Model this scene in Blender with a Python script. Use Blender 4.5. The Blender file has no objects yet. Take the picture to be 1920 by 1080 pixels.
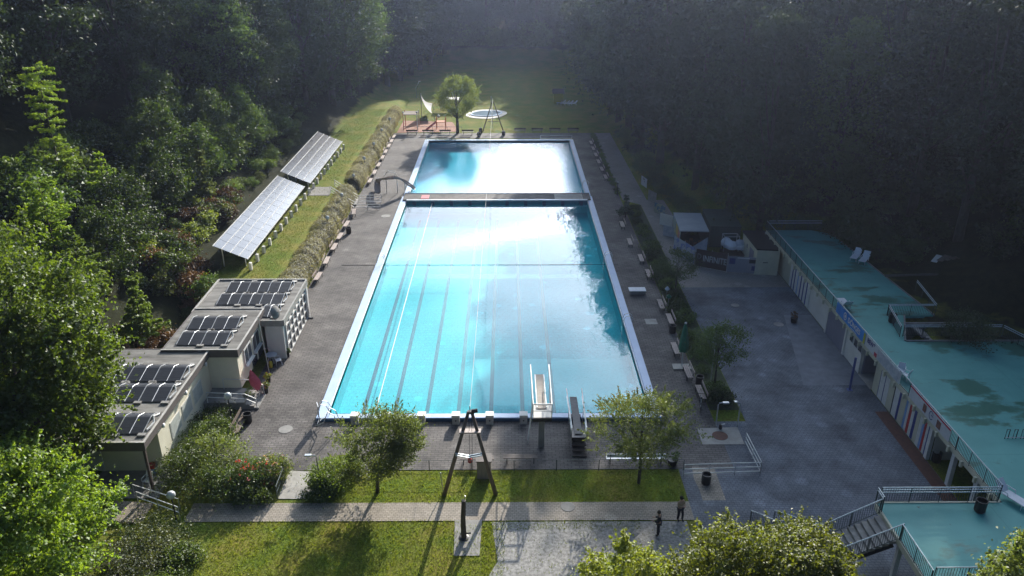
import bpy, bmesh, math, random
import numpy as np
from mathutils import Vector, Matrix
R = math.radians
random.seed(7)
C = bpy.context.scene
COL = C.collection

# ---------------------------------------------------------------- camera
F_PX, CAM_H = 1500.0, 32.7            # focal length in px of a 1920 wide frame, metres above the deck
PITCH = math.atan(674 / F_PX)
YAW = math.atan(9 / F_PX)
cam = bpy.data.cameras.new('camera')
cam.sensor_width = 36
cam.lens = F_PX / 1920 * 36
cam.clip_end = 3000
cam_o = bpy.data.objects.new('camera', cam)
COL.objects.link(cam_o)
cam_o.location = (0, 0, CAM_H)
cam_o.rotation_euler = (math.pi / 2 - PITCH, 0, -YAW)
C.camera = cam_o

# ---------------------------------------------------------------- sky and sun
SUN_EL, SUN_AZ = R(21), R(13)
HAZE = .0002
SKY_STRENGTH, SUN_STRENGTH, EXPOSURE = 0.082, 5.0, 0.84
C.view_settings.view_transform = 'Standard'
C.view_settings.look = 'None'
C.view_settings.gamma = 1
C.view_settings.exposure = EXPOSURE
C.render.engine = 'CYCLES'
C.cycles.use_denoising = True
C.cycles.max_bounces = 6
C.cycles.diffuse_bounces = 3
C.cycles.glossy_bounces = 3
C.cycles.transmission_bounces = 4
C.cycles.transparent_max_bounces = 8
C.cycles.volume_bounces = 0
C.cycles.sample_clamp_indirect = 6
world = bpy.data.worlds.new('World')
C.world = world
world.use_nodes = True
wn, wl = world.node_tree.nodes, world.node_tree.links
sky = wn.new('ShaderNodeTexSky')
sky.sky_type = 'NISHITA'
sky.sun_disc = False
sky.sun_elevation, sky.sun_rotation = SUN_EL, SUN_AZ
sky.dust_density = 1.0; sky.ozone_density = 4
bg = wn['Background']
bg.inputs[1].default_value = SKY_STRENGTH
# thin cloud veil and one long streak of cloud, by sky direction
tcw = wn.new('ShaderNodeTexCoord')
mp = wn.new('ShaderNodeMapping'); mp.inputs['Scale'].default_value = (1, 1, 2.2)
wl.new(tcw.outputs['Generated'], mp.inputs[0])
nz = wn.new('ShaderNodeTexNoise'); nz.inputs['Scale'].default_value = 2.6; nz.inputs['Detail'].default_value = 7; nz.inputs['Roughness'].default_value = .55
wl.new(mp.outputs[0], nz.inputs[0])
rp = wn.new('ShaderNodeValToRGB'); rp.color_ramp.elements[0].position = .30; rp.color_ramp.elements[1].position = .52
sz_ = wn.new('ShaderNodeSeparateXYZ'); wl.new(tcw.outputs['Generated'], sz_.inputs[0])
low = wn.new('ShaderNodeMapRange'); low.inputs[1].default_value = .27; low.inputs[2].default_value = .36; low.inputs[3].default_value = .16; low.inputs[4].default_value = -.03; wl.new(sz_.outputs[2], low.inputs[0])
lad = wn.new('ShaderNodeMath'); lad.operation = 'ADD'; wl.new(nz.outputs[0], lad.inputs[0]); wl.new(low.outputs[0], lad.inputs[1])
wl.new(lad.outputs[0], rp.inputs[0])
dt = wn.new('ShaderNodeVectorMath'); dt.operation = 'DOT_PRODUCT'
wl.new(tcw.outputs['Generated'], dt.inputs[0])
_a = Vector((math.sin(R(-4)) * math.cos(R(21)), math.cos(R(-4)) * math.cos(R(21)), math.sin(R(21))))
_b = Vector((math.sin(R(6)) * math.cos(R(19.2)), math.cos(R(6)) * math.cos(R(19.2)), math.sin(R(19.2))))
dt.inputs[1].default_value = _a.cross(_b).normalized()
ab = wn.new('ShaderNodeMath'); ab.operation = 'ABSOLUTE'; wl.new(dt.outputs['Value'], ab.inputs[0])
st = wn.new('ShaderNodeMapRange'); st.inputs[1].default_value = .003; st.inputs[2].default_value = .014; st.inputs[3].default_value = .25; st.inputs[4].default_value = 0
wl.new(ab.outputs[0], st.inputs[0])
mx0 = wn.new('ShaderNodeMath'); mx0.operation = 'MULTIPLY_ADD'; cv = wn.new('ShaderNodeMapRange'); cv.inputs[1].default_value = .285; cv.inputs[2].default_value = .315; cv.inputs[3].default_value = 1.0; cv.inputs[4].default_value = .38; wl.new(sz_.outputs[2], cv.inputs[0]); wl.new(cv.outputs[0], mx0.inputs[1])
wl.new(rp.outputs[0], mx0.inputs[0]); wl.new(st.outputs[0], mx0.inputs[2])
cl = wn.new('ShaderNodeMixRGB'); cl.blend_type = 'MIX'
sd = wn.new('ShaderNodeVectorMath'); sd.operation = 'DOT_PRODUCT'; wl.new(tcw.outputs['Generated'], sd.inputs[0])
sd.inputs[1].default_value = (math.sin(SUN_AZ) * math.cos(SUN_EL), math.cos(SUN_AZ) * math.cos(SUN_EL), math.sin(SUN_EL))
sp_ = wn.new('ShaderNodeMapRange'); sp_.inputs[1].default_value = .55; sp_.inputs[2].default_value = 1; sp_.inputs[3].default_value = .08; sp_.inputs[4].default_value = 1; wl.new(sd.outputs['Value'], sp_.inputs[0])
pw = wn.new('ShaderNodeMath'); pw.operation = 'POWER'; pw.inputs[1].default_value = 3.8; wl.new(sp_.outputs[0], pw.inputs[0])
cc = wn.new('ShaderNodeVectorMath'); cc.operation = 'SCALE'; cc.inputs[0].default_value = (105, 120, 138); wl.new(pw.outputs[0], cc.inputs['Scale'])
wl.new(cc.outputs[0], cl.inputs[2])
wl.new(mx0.outputs[0], cl.inputs[0]); wl.new(sky.outputs[0], cl.inputs[1])
wl.new(cl.outputs[0], bg.inputs[0])
sun = bpy.data.lights.new('sun', 'SUN')
sun.energy = SUN_STRENGTH
sun.angle = R(.53)
sun.color = (1, .93, .82)
sun_o = bpy.data.objects.new('sun', sun)
COL.objects.link(sun_o)
SUN_DIR = Vector((math.sin(SUN_AZ) * math.cos(SUN_EL), math.cos(SUN_AZ) * math.cos(SUN_EL), math.sin(SUN_EL)))
sun_o.rotation_euler = SUN_DIR.to_track_quat('Z', 'Y').to_euler()
sun_o.location = (60, 200, 120)

# ---------------------------------------------------------------- survey helpers: where a photo pixel meets a real plane
_cp, _sp = math.cos(PITCH), math.sin(PITCH)
def G(px, py, z=0.0):                  # on the level z
    u = (px - 951) / F_PX; v = (py - 540) / F_PX
    dz = -_sp - v * _cp
    t = (z - CAM_H) / dz
    return (u * t, (_cp - v * _sp) * t)
def ZY(px, py, Y):                     # on the upright plane y = Y -> x, z
    u = (px - 951) / F_PX; v = (py - 540) / F_PX
    t = Y / (_cp - v * _sp)
    return (u * t, CAM_H + (-_sp - v * _cp) * t)
def YX(px, py, X):                     # on the upright plane x = X -> y, z
    u = (px - 951) / F_PX; v = (py - 540) / F_PX
    t = X / u
    return ((_cp - v * _sp) * t, CAM_H + (-_sp - v * _cp) * t)

# ---------------------------------------------------------------- mesh helpers
class MB:
    def __init__(s): s.v = []; s.f = []
    def add(s, vs, fs, M=None):
        n = len(s.v)
        if M is not None: vs = [tuple(M @ Vector(p)) for p in vs]
        s.v += [tuple(p) for p in vs]; s.f += [tuple(i + n for i in f) for f in fs]
        return s
    def box(s, x0, x1, y0, y1, z0, z1, M=None):
        return s.add([(x0,y0,z0),(x1,y0,z0),(x1,y1,z0),(x0,y1,z0),(x0,y0,z1),(x1,y0,z1),(x1,y1,z1),(x0,y1,z1)],
                     [(0,3,2,1),(4,5,6,7),(0,1,5,4),(1,2,6,5),(2,3,7,6),(3,0,4,7)], M)
    def bar(s, a, b, w, h):            # rectangular bar between two points
        a, b = Vector(a), Vector(b); d = b - a; L = d.length
        M = Matrix.Translation(a) @ d.to_track_quat('Y', 'Z').to_matrix().to_4x4()
        return s.box(-w/2, w/2, 0, L, -h/2, h/2, M)
    def tube(s, pts, r, n=6, cap=True):
        pts = [Vector(p) for p in pts]; m = len(pts)
        rs = r if isinstance(r, (list, tuple)) else [r] * m
        n0 = len(s.v); up = Vector((0, 0, 1))
        for i, p in enumerate(pts):
            d = (pts[min(i+1, m-1)] - pts[max(i-1, 0)]).normalized()
            a = d.cross(up)
            if a.length < .1: a = d.cross(Vector((1, 0, 0)))
            a.normalize(); b = d.cross(a)
            for k in range(n):
                t = 2 * math.pi * k / n
                s.v.append(tuple(p + (a * math.cos(t) + b * math.sin(t)) * rs[i]))
        for i in range(m - 1):
            for k in range(n):
                k2 = (k + 1) % n
                s.f.append((n0+i*n+k, n0+i*n+k2, n0+(i+1)*n+k2, n0+(i+1)*n+k))
        if cap:
            s.f.append(tuple(n0 + k for k in range(n))); s.f.append(tuple(n0 + (m-1)*n + k for k in reversed(range(n))))
        return s
    def lathe(s, prof, n=16, c=(0, 0, 0), cap=True):
        n0 = len(s.v)
        for (r, z) in prof:
            for k in range(n):
                t = 2 * math.pi * k / n
                s.v.append((c[0] + r * math.cos(t), c[1] + r * math.sin(t), c[2] + z))
        m = len(prof)
        for i in range(m - 1):
            for k in range(n):
                k2 = (k + 1) % n
                s.f.append((n0+i*n+k, n0+i*n+k2, n0+(i+1)*n+k2, n0+(i+1)*n+k))
        if cap:
            s.f.append(tuple(n0 + k for k in reversed(range(n)))); s.f.append(tuple(n0 + (m-1)*n + k for k in range(n)))
        return s
    def poly(s, pts, z0, z1=None):     # flat sheet or a prism
        n = len(pts); n0 = len(s.v)
        if z1 is None:
            s.v += [(p[0], p[1], z0) for p in pts]; s.f.append(tuple(range(n0, n0 + n)))
        else:
            s.v += [(p[0], p[1], z0) for p in pts] + [(p[0], p[1], z1) for p in pts]
            s.f.append(tuple(reversed(range(n0, n0 + n)))); s.f.append(tuple(range(n0 + n, n0 + 2*n)))
            for i in range(n):
                j = (i + 1) % n
                s.f.append((n0+i, n0+j, n0+n+j, n0+n+i))
        return s
    def mesh(s, name, mat, smooth=False, bevel=0):
        me = bpy.data.meshes.new(name)
        me.from_pydata(s.v, [], s.f)
        if bevel:
            bm = bmesh.new(); bm.from_mesh(me)
            bmesh.ops.bevel(bm, geom=bm.edges[:], offset=bevel, segments=1, affect='EDGES', clamp_overlap=True)
            bm.to_mesh(me); bm.free()
        bm = bmesh.new(); bm.from_mesh(me); bmesh.ops.recalc_face_normals(bm, faces=bm.faces[:]); bm.to_mesh(me); bm.free()
        me.materials.append(mat)
        if smooth: me.polygons.foreach_set('use_smooth', [True] * len(me.polygons))
        return me
    def build(s, name, mat, parent=None, smooth=False, bevel=0, label=None):
        return obj(name, s.mesh(name, mat, smooth, bevel), parent, label)

def obj(name, me, parent=None, label=None):
    o = bpy.data.objects.new(name, me); COL.objects.link(o)
    if parent is not None: o.parent = parent
    if label: o['label'] = label
    return o
def tag(o, label, cat, group=None, kind=None):
    o['label'] = label; o['category'] = cat
    if group: o['group'] = group
    if kind: o['kind'] = kind
    return o
def thing(name, label, cat, loc=(0, 0, 0), rz=0.0, group=None):
    o = bpy.data.objects.new(name, None); COL.objects.link(o)
    o.location = loc; o.rotation_euler = (0, 0, rz); o.empty_display_size = .3
    return tag(o, label, cat, group)
def struct(name, mb, mat, label=None, **k):
    o = mb.build(name, mat, **k); o['kind'] = 'structure'
    if label: o['label'] = label
    return o
def dup(root, loc, rz=0.0, label=None, group=None, scale=None):
    r = root.copy(); COL.objects.link(r); r.location = loc; r.rotation_euler = (0, 0, rz)
    if scale: r.scale = scale if isinstance(scale, tuple) else (scale,) * 3
    if label: r['label'] = label
    if group: r['group'] = group
    for ch in list(root.children):
        c = ch.copy(); COL.objects.link(c); c.parent = r
        for g in list(ch.children):
            d = g.copy(); COL.objects.link(d); d.parent = c
    return r
ORD = ['first','second','third','fourth','fifth','sixth','seventh','eighth','ninth','tenth','eleventh','twelfth','thirteenth','fourteenth','fifteenth','sixteenth']

# ---------------------------------------------------------------- materials
def mat(name, col, rough=.7, metal=0, col2=None, scale=4, det=6, bump=0, bscale=None, lo=.35, hi=.65, spec=.5, coord='Object', stretch=(1,1,1)):
    m = bpy.data.materials.new(name); m.use_nodes = True
    n, l = m.node_tree.nodes, m.node_tree.links
    b = n['Principled BSDF']
    b.inputs['Base Color'].default_value = (*col, 1); b.inputs['Roughness'].default_value = rough
    b.inputs['Metallic'].default_value = metal; b.inputs['Specular IOR Level'].default_value = spec
    tc = n.new('ShaderNodeTexCoord'); mpn = n.new('ShaderNodeMapping'); mpn.inputs['Scale'].default_value = stretch
    l.new(tc.outputs[coord], mpn.inputs[0])
    m['_'] = 1
    if col2 is None: col2 = tuple(min(1, c * .8) for c in col)
    t = n.new('ShaderNodeTexNoise'); t.inputs['Scale'].default_value = scale; t.inputs['Detail'].default_value = det; t.inputs['Roughness'].default_value = .6
    l.new(mpn.outputs[0], t.inputs[0])
    r = n.new('ShaderNodeValToRGB'); r.color_ramp.elements[0].position = lo; r.color_ramp.elements[1].position = hi
    r.color_ramp.elements[0].color = (*col, 1); r.color_ramp.elements[1].color = (*col2, 1)
    l.new(t.outputs[0], r.inputs[0]); l.new(r.outputs[0], b.inputs['Base Color'])
    if bump:
        t2 = n.new('ShaderNodeTexNoise'); t2.inputs['Scale'].default_value = bscale or scale * 4; t2.inputs['Detail'].default_value = 4
        l.new(mpn.outputs[0], t2.inputs[0])
        bp = n.new('ShaderNodeBump'); bp.inputs['Strength'].default_value = bump; bp.inputs['Distance'].default_value = .05
        l.new(t2.outputs[0], bp.inputs['Height']); l.new(bp.outputs[0], b.inputs['Normal'])
    return m

def paver(name, c1, c2, mortar, bw, bh, rot=0, stain=(.6, 1.15), stain_scale=.12, rough=.75, msize=.012, spec=.18):
    m = bpy.data.materials.new(name); m.use_nodes = True
    n, l = m.node_tree.nodes, m.node_tree.links
    b = n['Principled BSDF']; b.inputs['Roughness'].default_value = rough; b.inputs['Specular IOR Level'].default_value = spec
    tc = n.new('ShaderNodeTexCoord'); mpn = n.new('ShaderNodeMapping'); mpn.inputs['Rotation'].default_value = (0, 0, rot)
    l.new(tc.outputs['Object'], mpn.inputs[0])
    br = n.new('ShaderNodeTexBrick')
    br.inputs['Color1'].default_value = (*c1, 1); br.inputs['Color2'].default_value = (*c2, 1); br.inputs['Mortar'].default_value = (*mortar, 1)
    br.inputs['Scale'].default_value = 1; br.inputs['Mortar Size'].default_value = msize; br.inputs['Brick Width'].default_value = bw; br.inputs['Row Height'].default_value = bh
    l.new(mpn.outputs[0], br.inputs[0])
    t = n.new('ShaderNodeTexNoise'); t.inputs['Scale'].default_value = stain_scale; t.inputs['Detail'].default_value = 8; t.inputs['Roughness'].default_value = .65
    l.new(tc.outputs['Object'], t.inputs[0])
    mr = n.new('ShaderNodeMapRange'); mr.inputs[1].default_value = .3; mr.inputs[2].default_value = .7; mr.inputs[3].default_value = stain[0]; mr.inputs[4].default_value = stain[1]
    l.new(t.outputs[0], mr.inputs[0])
    t2 = n.new('ShaderNodeTexNoise'); t2.inputs['Scale'].default_value = 9; t2.inputs['Detail'].default_value = 5
    l.new(tc.outputs['Object'], t2.inputs[0])
    mr2 = n.new('ShaderNodeMapRange'); mr2.inputs[1].default_value = .3; mr2.inputs[2].default_value = .7; mr2.inputs[3].default_value = .85; mr2.inputs[4].default_value = 1.15
    l.new(t2.outputs[0], mr2.inputs[0])
    mm = n.new('ShaderNodeMath'); mm.operation = 'MULTIPLY'; l.new(mr.outputs[0], mm.inputs[0]); l.new(mr2.outputs[0], mm.inputs[1])
    # scattered pale replaced slabs
    vr = n.new('ShaderNodeTexVoronoi'); vr.inputs['Scale'].default_value = .42; vr.inputs['Randomness'].default_value = 1
    l.new(tc.outputs['Object'], vr.inputs[0])
    lt = n.new('ShaderNodeMapRange'); lt.inputs[1].default_value = .12; lt.inputs[2].default_value = .2; lt.inputs[3].default_value = 1.3; lt.inputs[4].default_value = 1
    l.new(vr.outputs['Distance'], lt.inputs[0])
    m3 = n.new('ShaderNodeMath'); m3.operation = 'MULTIPLY'; l.new(mm.outputs[0], m3.inputs[0]); l.new(lt.outputs[0], m3.inputs[1])
    vm = n.new('ShaderNodeVectorMath'); vm.operation = 'SCALE'
    l.new(br.outputs[0], vm.inputs[0]); l.new(m3.outputs[0], vm.inputs['Scale'])
    l.new(vm.outputs[0], b.inputs['Base Color'])
    bp = n.new('ShaderNodeBump'); bp.inputs['Strength'].default_value = .3; bp.inputs['Distance'].default_value = .02
    l.new(t2.outputs[0], bp.inputs['Height']); l.new(bp.outputs[0], b.inputs['Normal'])
    return m

def leafmat(name, col, col2, trans=.45, rough=.55):
    m = bpy.data.materials.new(name); m.use_nodes = True
    n, l = m.node_tree.nodes, m.node_tree.links
    n.remove(n['Principled BSDF']); out = n['Material Output']
    g = n.new('ShaderNodeNewGeometry'); oi = n.new('ShaderNodeObjectInfo')
    t = n.new('ShaderNodeTexNoise'); t.inputs['Scale'].default_value = 1.1; t.inputs['Detail'].default_value = 5; t.inputs['Roughness'].default_value = .7
    l.new(g.outputs['Position'], t.inputs[0])
    r = n.new('ShaderNodeValToRGB'); r.color_ramp.elements[0].position = .3; r.color_ramp.elements[1].position = .7
    r.color_ramp.elements[0].color = (*col, 1); r.color_ramp.elements[1].color = (*col2, 1)
    l.new(t.outputs[0], r.inputs[0])
    hs = n.new('ShaderNodeHueSaturation')
    mr = n.new('ShaderNodeMapRange'); mr.inputs[3].default_value = .5; mr.inputs[4].default_value = 1.5
    l.new(oi.outputs['Random'], mr.inputs[0]); l.new(mr.outputs[0], hs.inputs['Value'])
    l.new(r.outputs[0], hs.inputs['Color'])
    d = n.new('ShaderNodeBsdfDiffuse'); tr = n.new('ShaderNodeBsdfTranslucent'); gl = n.new('ShaderNodeBsdfGlossy')
    gl.inputs['Roughness'].default_value = rough; gl.inputs['Color'].default_value = (.9, .9, .9, 1)
    yl = n.new('ShaderNodeMixRGB'); yl.blend_type = 'MULTIPLY'; yl.inputs[0].default_value = 1; yl.inputs[2].default_value = (1.6, 1.5, .5, 1)
    l.new(hs.outputs[0], yl.inputs[1])
    l.new(hs.outputs[0], d.inputs[0]); l.new(yl.outputs[0], tr.inputs[0])
    a = n.new('ShaderNodeMixShader'); a.inputs[0].default_value = trans; l.new(d.outputs[0], a.inputs[1]); l.new(tr.outputs[0], a.inputs[2])
    b = n.new('ShaderNodeMixShader'); b.inputs[0].default_value = .05; l.new(a.outputs[0], b.inputs[1]); l.new(gl.outputs[0], b.inputs[2])
    l.new(b.outputs[0], out.inputs[0])
    return m

M = {}
M['deck'] = paver('deck_pavers', (.115,.105,.10), (.16,.146,.136), (.06,.055,.052), .5, .22, stain=(.5, 1.45), stain_scale=.33, msize=.022)
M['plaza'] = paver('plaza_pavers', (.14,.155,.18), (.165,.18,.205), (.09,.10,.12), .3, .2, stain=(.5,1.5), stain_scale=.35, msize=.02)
M['path'] = paver('path_pavers', (.30,.265,.215), (.38,.335,.28), (.14,.12,.10), .26, .16, stain=(.8,1.15), stain_scale=.5)
M['side_path'] = paver('side_path_pavers', (.25,.235,.215), (.29,.27,.25), (.16,.15,.13), .4, .25, stain=(.75,1.15))
M['pale_slab'] = mat('pale_concrete', (.40,.38,.34), .8, col2=(.29,.275,.245), scale=1.2, bump=.2)
M['concrete'] = mat('grey_concrete', (.30,.29,.27), .8, col2=(.2,.195,.185), scale=1.5, bump=.2)
M['coping'] = mat('coping_paint', (.50,.63,.84), .45, col2=(.42,.55,.76), scale=.8)
M['white_edge'] = mat('white_edge_tile', (.8,.82,.83), .4, col2=(.68,.7,.72), scale=2)
M['tile_dark'] = mat('dark_blue_tile', (.03,.09,.17), .4)
M['lane'] = mat('lane_tile', (.015,.025,.08), .5, col2=(.02,.035,.1))
M['white'] = mat('white_paint', (.78,.78,.76), .45, col2=(.66,.66,.64), scale=3)
M['steel'] = mat('galvanised_steel', (.62,.63,.64), .35, .7, col2=(.5,.51,.52), scale=6)
M['rail'] = mat('railing_paint', (.62,.68,.70), .4, .3, scale=3)
M['rail_dark'] = mat('dark_railing_steel', (.06,.085,.08), .6, 0)
M['dark'] = mat('dark_metal', (.03,.03,.035), .5, .3)
M['black_plastic'] = mat('black_plastic', (.018,.018,.02), .5)
M['wood'] = mat('weathered_wood', (.20,.155,.12), .8, col2=(.12,.09,.07), scale=8, stretch=(1,1,.15))
M['pale_wood'] = mat('pale_worn_bench_wood', (.50,.41,.36), .65, col2=(.36,.29,.26), scale=5)
M['dark_wood'] = mat('dark_bench_wood', (.10,.075,.065), .7, col2=(.06,.045,.04), scale=6)
M['white_plastic'] = mat('white_plastic', (.8,.82,.85), .4, col2=(.7,.72,.75))
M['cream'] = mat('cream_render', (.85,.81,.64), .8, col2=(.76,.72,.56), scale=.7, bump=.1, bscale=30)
M['cream_dim'] = mat('cream_render_darker', (.62,.60,.47), .8, col2=(.5,.49,.38), scale=.7, bump=.1, bscale=30)  # same cream render in a darker tone, for the right building
M['white_wall'] = mat('white_render', (.78,.76,.70), .8, col2=(.68,.66,.6), scale=.8)
M['roof_felt'] = mat('grey_roof_felt', (.26,.25,.23), .85, col2=(.085,.08,.072), scale=.9, det=10, bump=.3, bscale=14, lo=.32, hi=.68, stretch=(.45, 1.6, 1))
M['fascia'] = mat('brown_fascia', (.11,.095,.09), .6, col2=(.15,.13,.12), scale=1)
M['trim'] = mat('roof_edge_trim', (.55,.52,.47), .45, .3, scale=2)
M['glass'] = mat('window_glass', (.03,.04,.05), .08, 0, col2=(.05,.06,.07), spec=1)
M['mulch'] = mat('bark_mulch', (.42,.20,.12), .9, col2=(.25,.12,.08), scale=3, bump=.6, bscale=12)
M['teal'] = None
M['blue'] = mat('blue_steel_paint', (.08,.11,.30), .5)
M['red'] = mat('red_paint', (.55,.05,.05), .5)
M['navy'] = mat('navy_panel', (.05,.07,.28), .5)
M['light_blue'] = mat('light_blue_panel', (.25,.42,.75), .5)
M['yellow'] = mat('yellow_paint', (.65,.52,.05), .5)
M['green_cloth'] = mat('green_parasol_cloth', (.03,.17,.10), .8, col2=(.02,.12,.07), scale=3)
M['pink_cloth'] = mat('pink_parasol_cloth', (.70,.14,.20), .8, col2=(.6,.1,.16))
M['terracotta'] = mat('terracotta', (.3,.15,.09), .8)
M['garage'] = mat('grey_blue_metal_door', (.24,.24,.30), .5, col2=(.21,.21,.27), scale=1, stretch=(1,8,1))
M['sail'] = mat('grey_sail_cloth', (.5,.48,.47), .8, col2=(.4,.38,.38))
M['tarp'] = mat('blue_tarpaulin', (.03,.07,.75), .35, col2=(.02,.05,.5), bump=1, bscale=3)
M['skin'] = mat('skin', (.45,.28,.2), .6)
M['hair'] = mat('dark_hair', (.03,.02,.015), .7)
M['tan_cloth'] = mat('tan_jacket_cloth', (.5,.36,.24), .85)
M['dark_cloth'] = mat('dark_cloth', (.025,.027,.035), .85)
M['trouser'] = mat('dark_trousers_cloth', (.03,.03,.04), .85)
M['pale_concrete_block'] = mat('pale_block', (.5,.48,.45), .8, col2=(.4,.38,.36))
M['stone'] = mat('pale_stone', (.42,.40,.36), .85, col2=(.3,.28,.25), bump=.5, bscale=6)
M['bark'] = mat('bark', (.10,.085,.07), .9, col2=(.055,.045,.04), scale=5, bump=.6, bscale=12, stretch=(1,1,.3))
M['pale_bark'] = mat('pale_bark', (.13,.12,.11), .9, col2=(.09,.08,.07), scale=5, bump=.4)
M['orange'] = mat('orange_paint', (.6,.17,.03), .5)
M['gravel'] = mat('grey_gravel', (.46,.45,.43), .9, col2=(.16,.155,.145), scale=5, det=12, bump=1, bscale=30, lo=.3, hi=.7)
M['reddish'] = mat('reddish_brown_floor', (.16,.07,.045), .8, col2=(.1,.05,.04))
# foliage
M['leaf_forest'] = leafmat('forest_leaves', (.04,.085,.02), (.085,.13,.035), .42)
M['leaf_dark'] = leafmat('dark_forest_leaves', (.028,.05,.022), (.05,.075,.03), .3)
M['leaf_spruce'] = leafmat('spruce_needles', (.03,.055,.035), (.05,.08,.045), .2)
M['leaf_bright'] = leafmat('bright_leaves', (.19,.26,.028), (.28,.31,.035), .5)
M['leaf_near'] = leafmat('near_leaves', (.09,.165,.025), (.18,.25,.035), .5)
M['leaf_mid'] = leafmat('willow_leaves', (.11,.16,.045), (.18,.22,.07), .45)
M['leaf_willow'] = leafmat('small_willow_leaves', (.17,.25,.07), (.26,.33,.11), .6)
M['leaf_young'] = leafmat('young_beech_leaves', (.11,.19,.022), (.18,.25,.03), .5)
M['leaf_hedge'] = leafmat('hedge_twigs', (.23,.22,.15), (.34,.32,.23), .3)
M['leaf_creeper'] = leafmat('creeper_leaves', (.085,.11,.05), (.14,.16,.08), .3)
M['leaf_rust'] = leafmat('dead_bracken_leaves', (.13,.065,.03), (.08,.045,.025), .3)
M['leaf_shrub'] = leafmat('shrub_leaves', (.07,.12,.03), (.13,.19,.04), .4)
M['flower_red'] = leafmat('red_flowers', (.5,.05,.06), (.6,.12,.1), .3)
M['flower_pink'] = leafmat('pink_flowers', (.6,.25,.3), (.65,.4,.45), .3)
M['grass_blade'] = leafmat('grass_blades', (.13,.19,.025), (.21,.24,.035), .4)

def terrain_mat():
    m = bpy.data.materials.new('ground_cover'); m.use_nodes = True
    n, l = m.node_tree.nodes, m.node_tree.links
    b = n['Principled BSDF']; b.inputs['Roughness'].default_value = .95; b.inputs['Specular IOR Level'].default_value = .1
    g = n.new('ShaderNodeNewGeometry')
    def noise(s, d=6, rr=.6):
        t = n.new('ShaderNodeTexNoise'); t.inputs['Scale'].default_value = s; t.inputs['Detail'].default_value = d; t.inputs['Roughness'].default_value = rr
        l.new(g.outputs['Position'], t.inputs[0]); return t
    def ramp(t, a, b_, c1, c2):
        r = n.new('ShaderNodeValToRGB'); r.color_ramp.elements[0].position = a; r.color_ramp.elements[1].position = b_
        r.color_ramp.elements[0].color = (*c1, 1); r.color_ramp.elements[1].color = (*c2, 1); l.new(t.outputs[0], r.inputs[0]); return r
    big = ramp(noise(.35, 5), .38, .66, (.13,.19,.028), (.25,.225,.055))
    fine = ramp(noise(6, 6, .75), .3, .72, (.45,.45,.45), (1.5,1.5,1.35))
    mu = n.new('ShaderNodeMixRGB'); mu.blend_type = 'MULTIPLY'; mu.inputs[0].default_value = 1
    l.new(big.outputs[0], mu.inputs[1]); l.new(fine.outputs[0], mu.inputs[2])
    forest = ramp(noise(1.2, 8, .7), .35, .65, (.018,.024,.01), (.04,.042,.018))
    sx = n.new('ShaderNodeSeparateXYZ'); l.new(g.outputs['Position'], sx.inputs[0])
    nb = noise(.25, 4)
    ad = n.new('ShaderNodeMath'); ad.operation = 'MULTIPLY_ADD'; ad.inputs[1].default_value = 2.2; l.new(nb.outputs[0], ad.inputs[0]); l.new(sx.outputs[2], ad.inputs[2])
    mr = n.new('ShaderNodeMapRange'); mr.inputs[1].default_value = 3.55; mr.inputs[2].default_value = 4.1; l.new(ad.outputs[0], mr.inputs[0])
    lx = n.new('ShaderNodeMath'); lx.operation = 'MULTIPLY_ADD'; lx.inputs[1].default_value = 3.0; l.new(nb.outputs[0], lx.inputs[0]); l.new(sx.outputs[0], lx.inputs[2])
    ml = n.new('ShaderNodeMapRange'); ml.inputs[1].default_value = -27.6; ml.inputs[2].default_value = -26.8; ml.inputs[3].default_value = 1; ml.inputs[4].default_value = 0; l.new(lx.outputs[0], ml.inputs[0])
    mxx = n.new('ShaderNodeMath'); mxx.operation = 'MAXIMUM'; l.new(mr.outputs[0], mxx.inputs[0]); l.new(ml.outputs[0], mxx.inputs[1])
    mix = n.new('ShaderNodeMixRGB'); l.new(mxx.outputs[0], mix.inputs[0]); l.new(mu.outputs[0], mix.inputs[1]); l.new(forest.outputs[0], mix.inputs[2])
    l.new(mix.outputs[0], b.inputs['Base Color'])
    bt = noise(9, 6, .8)
    bp = n.new('ShaderNodeBump'); bp.inputs['Strength'].default_value = .9; bp.inputs['Distance'].default_value = .12
    l.new(bt.outputs[0], bp.inputs['Height']); l.new(bp.outputs[0], b.inputs['Normal'])
    return m
M['ground'] = terrain_mat()

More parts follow.
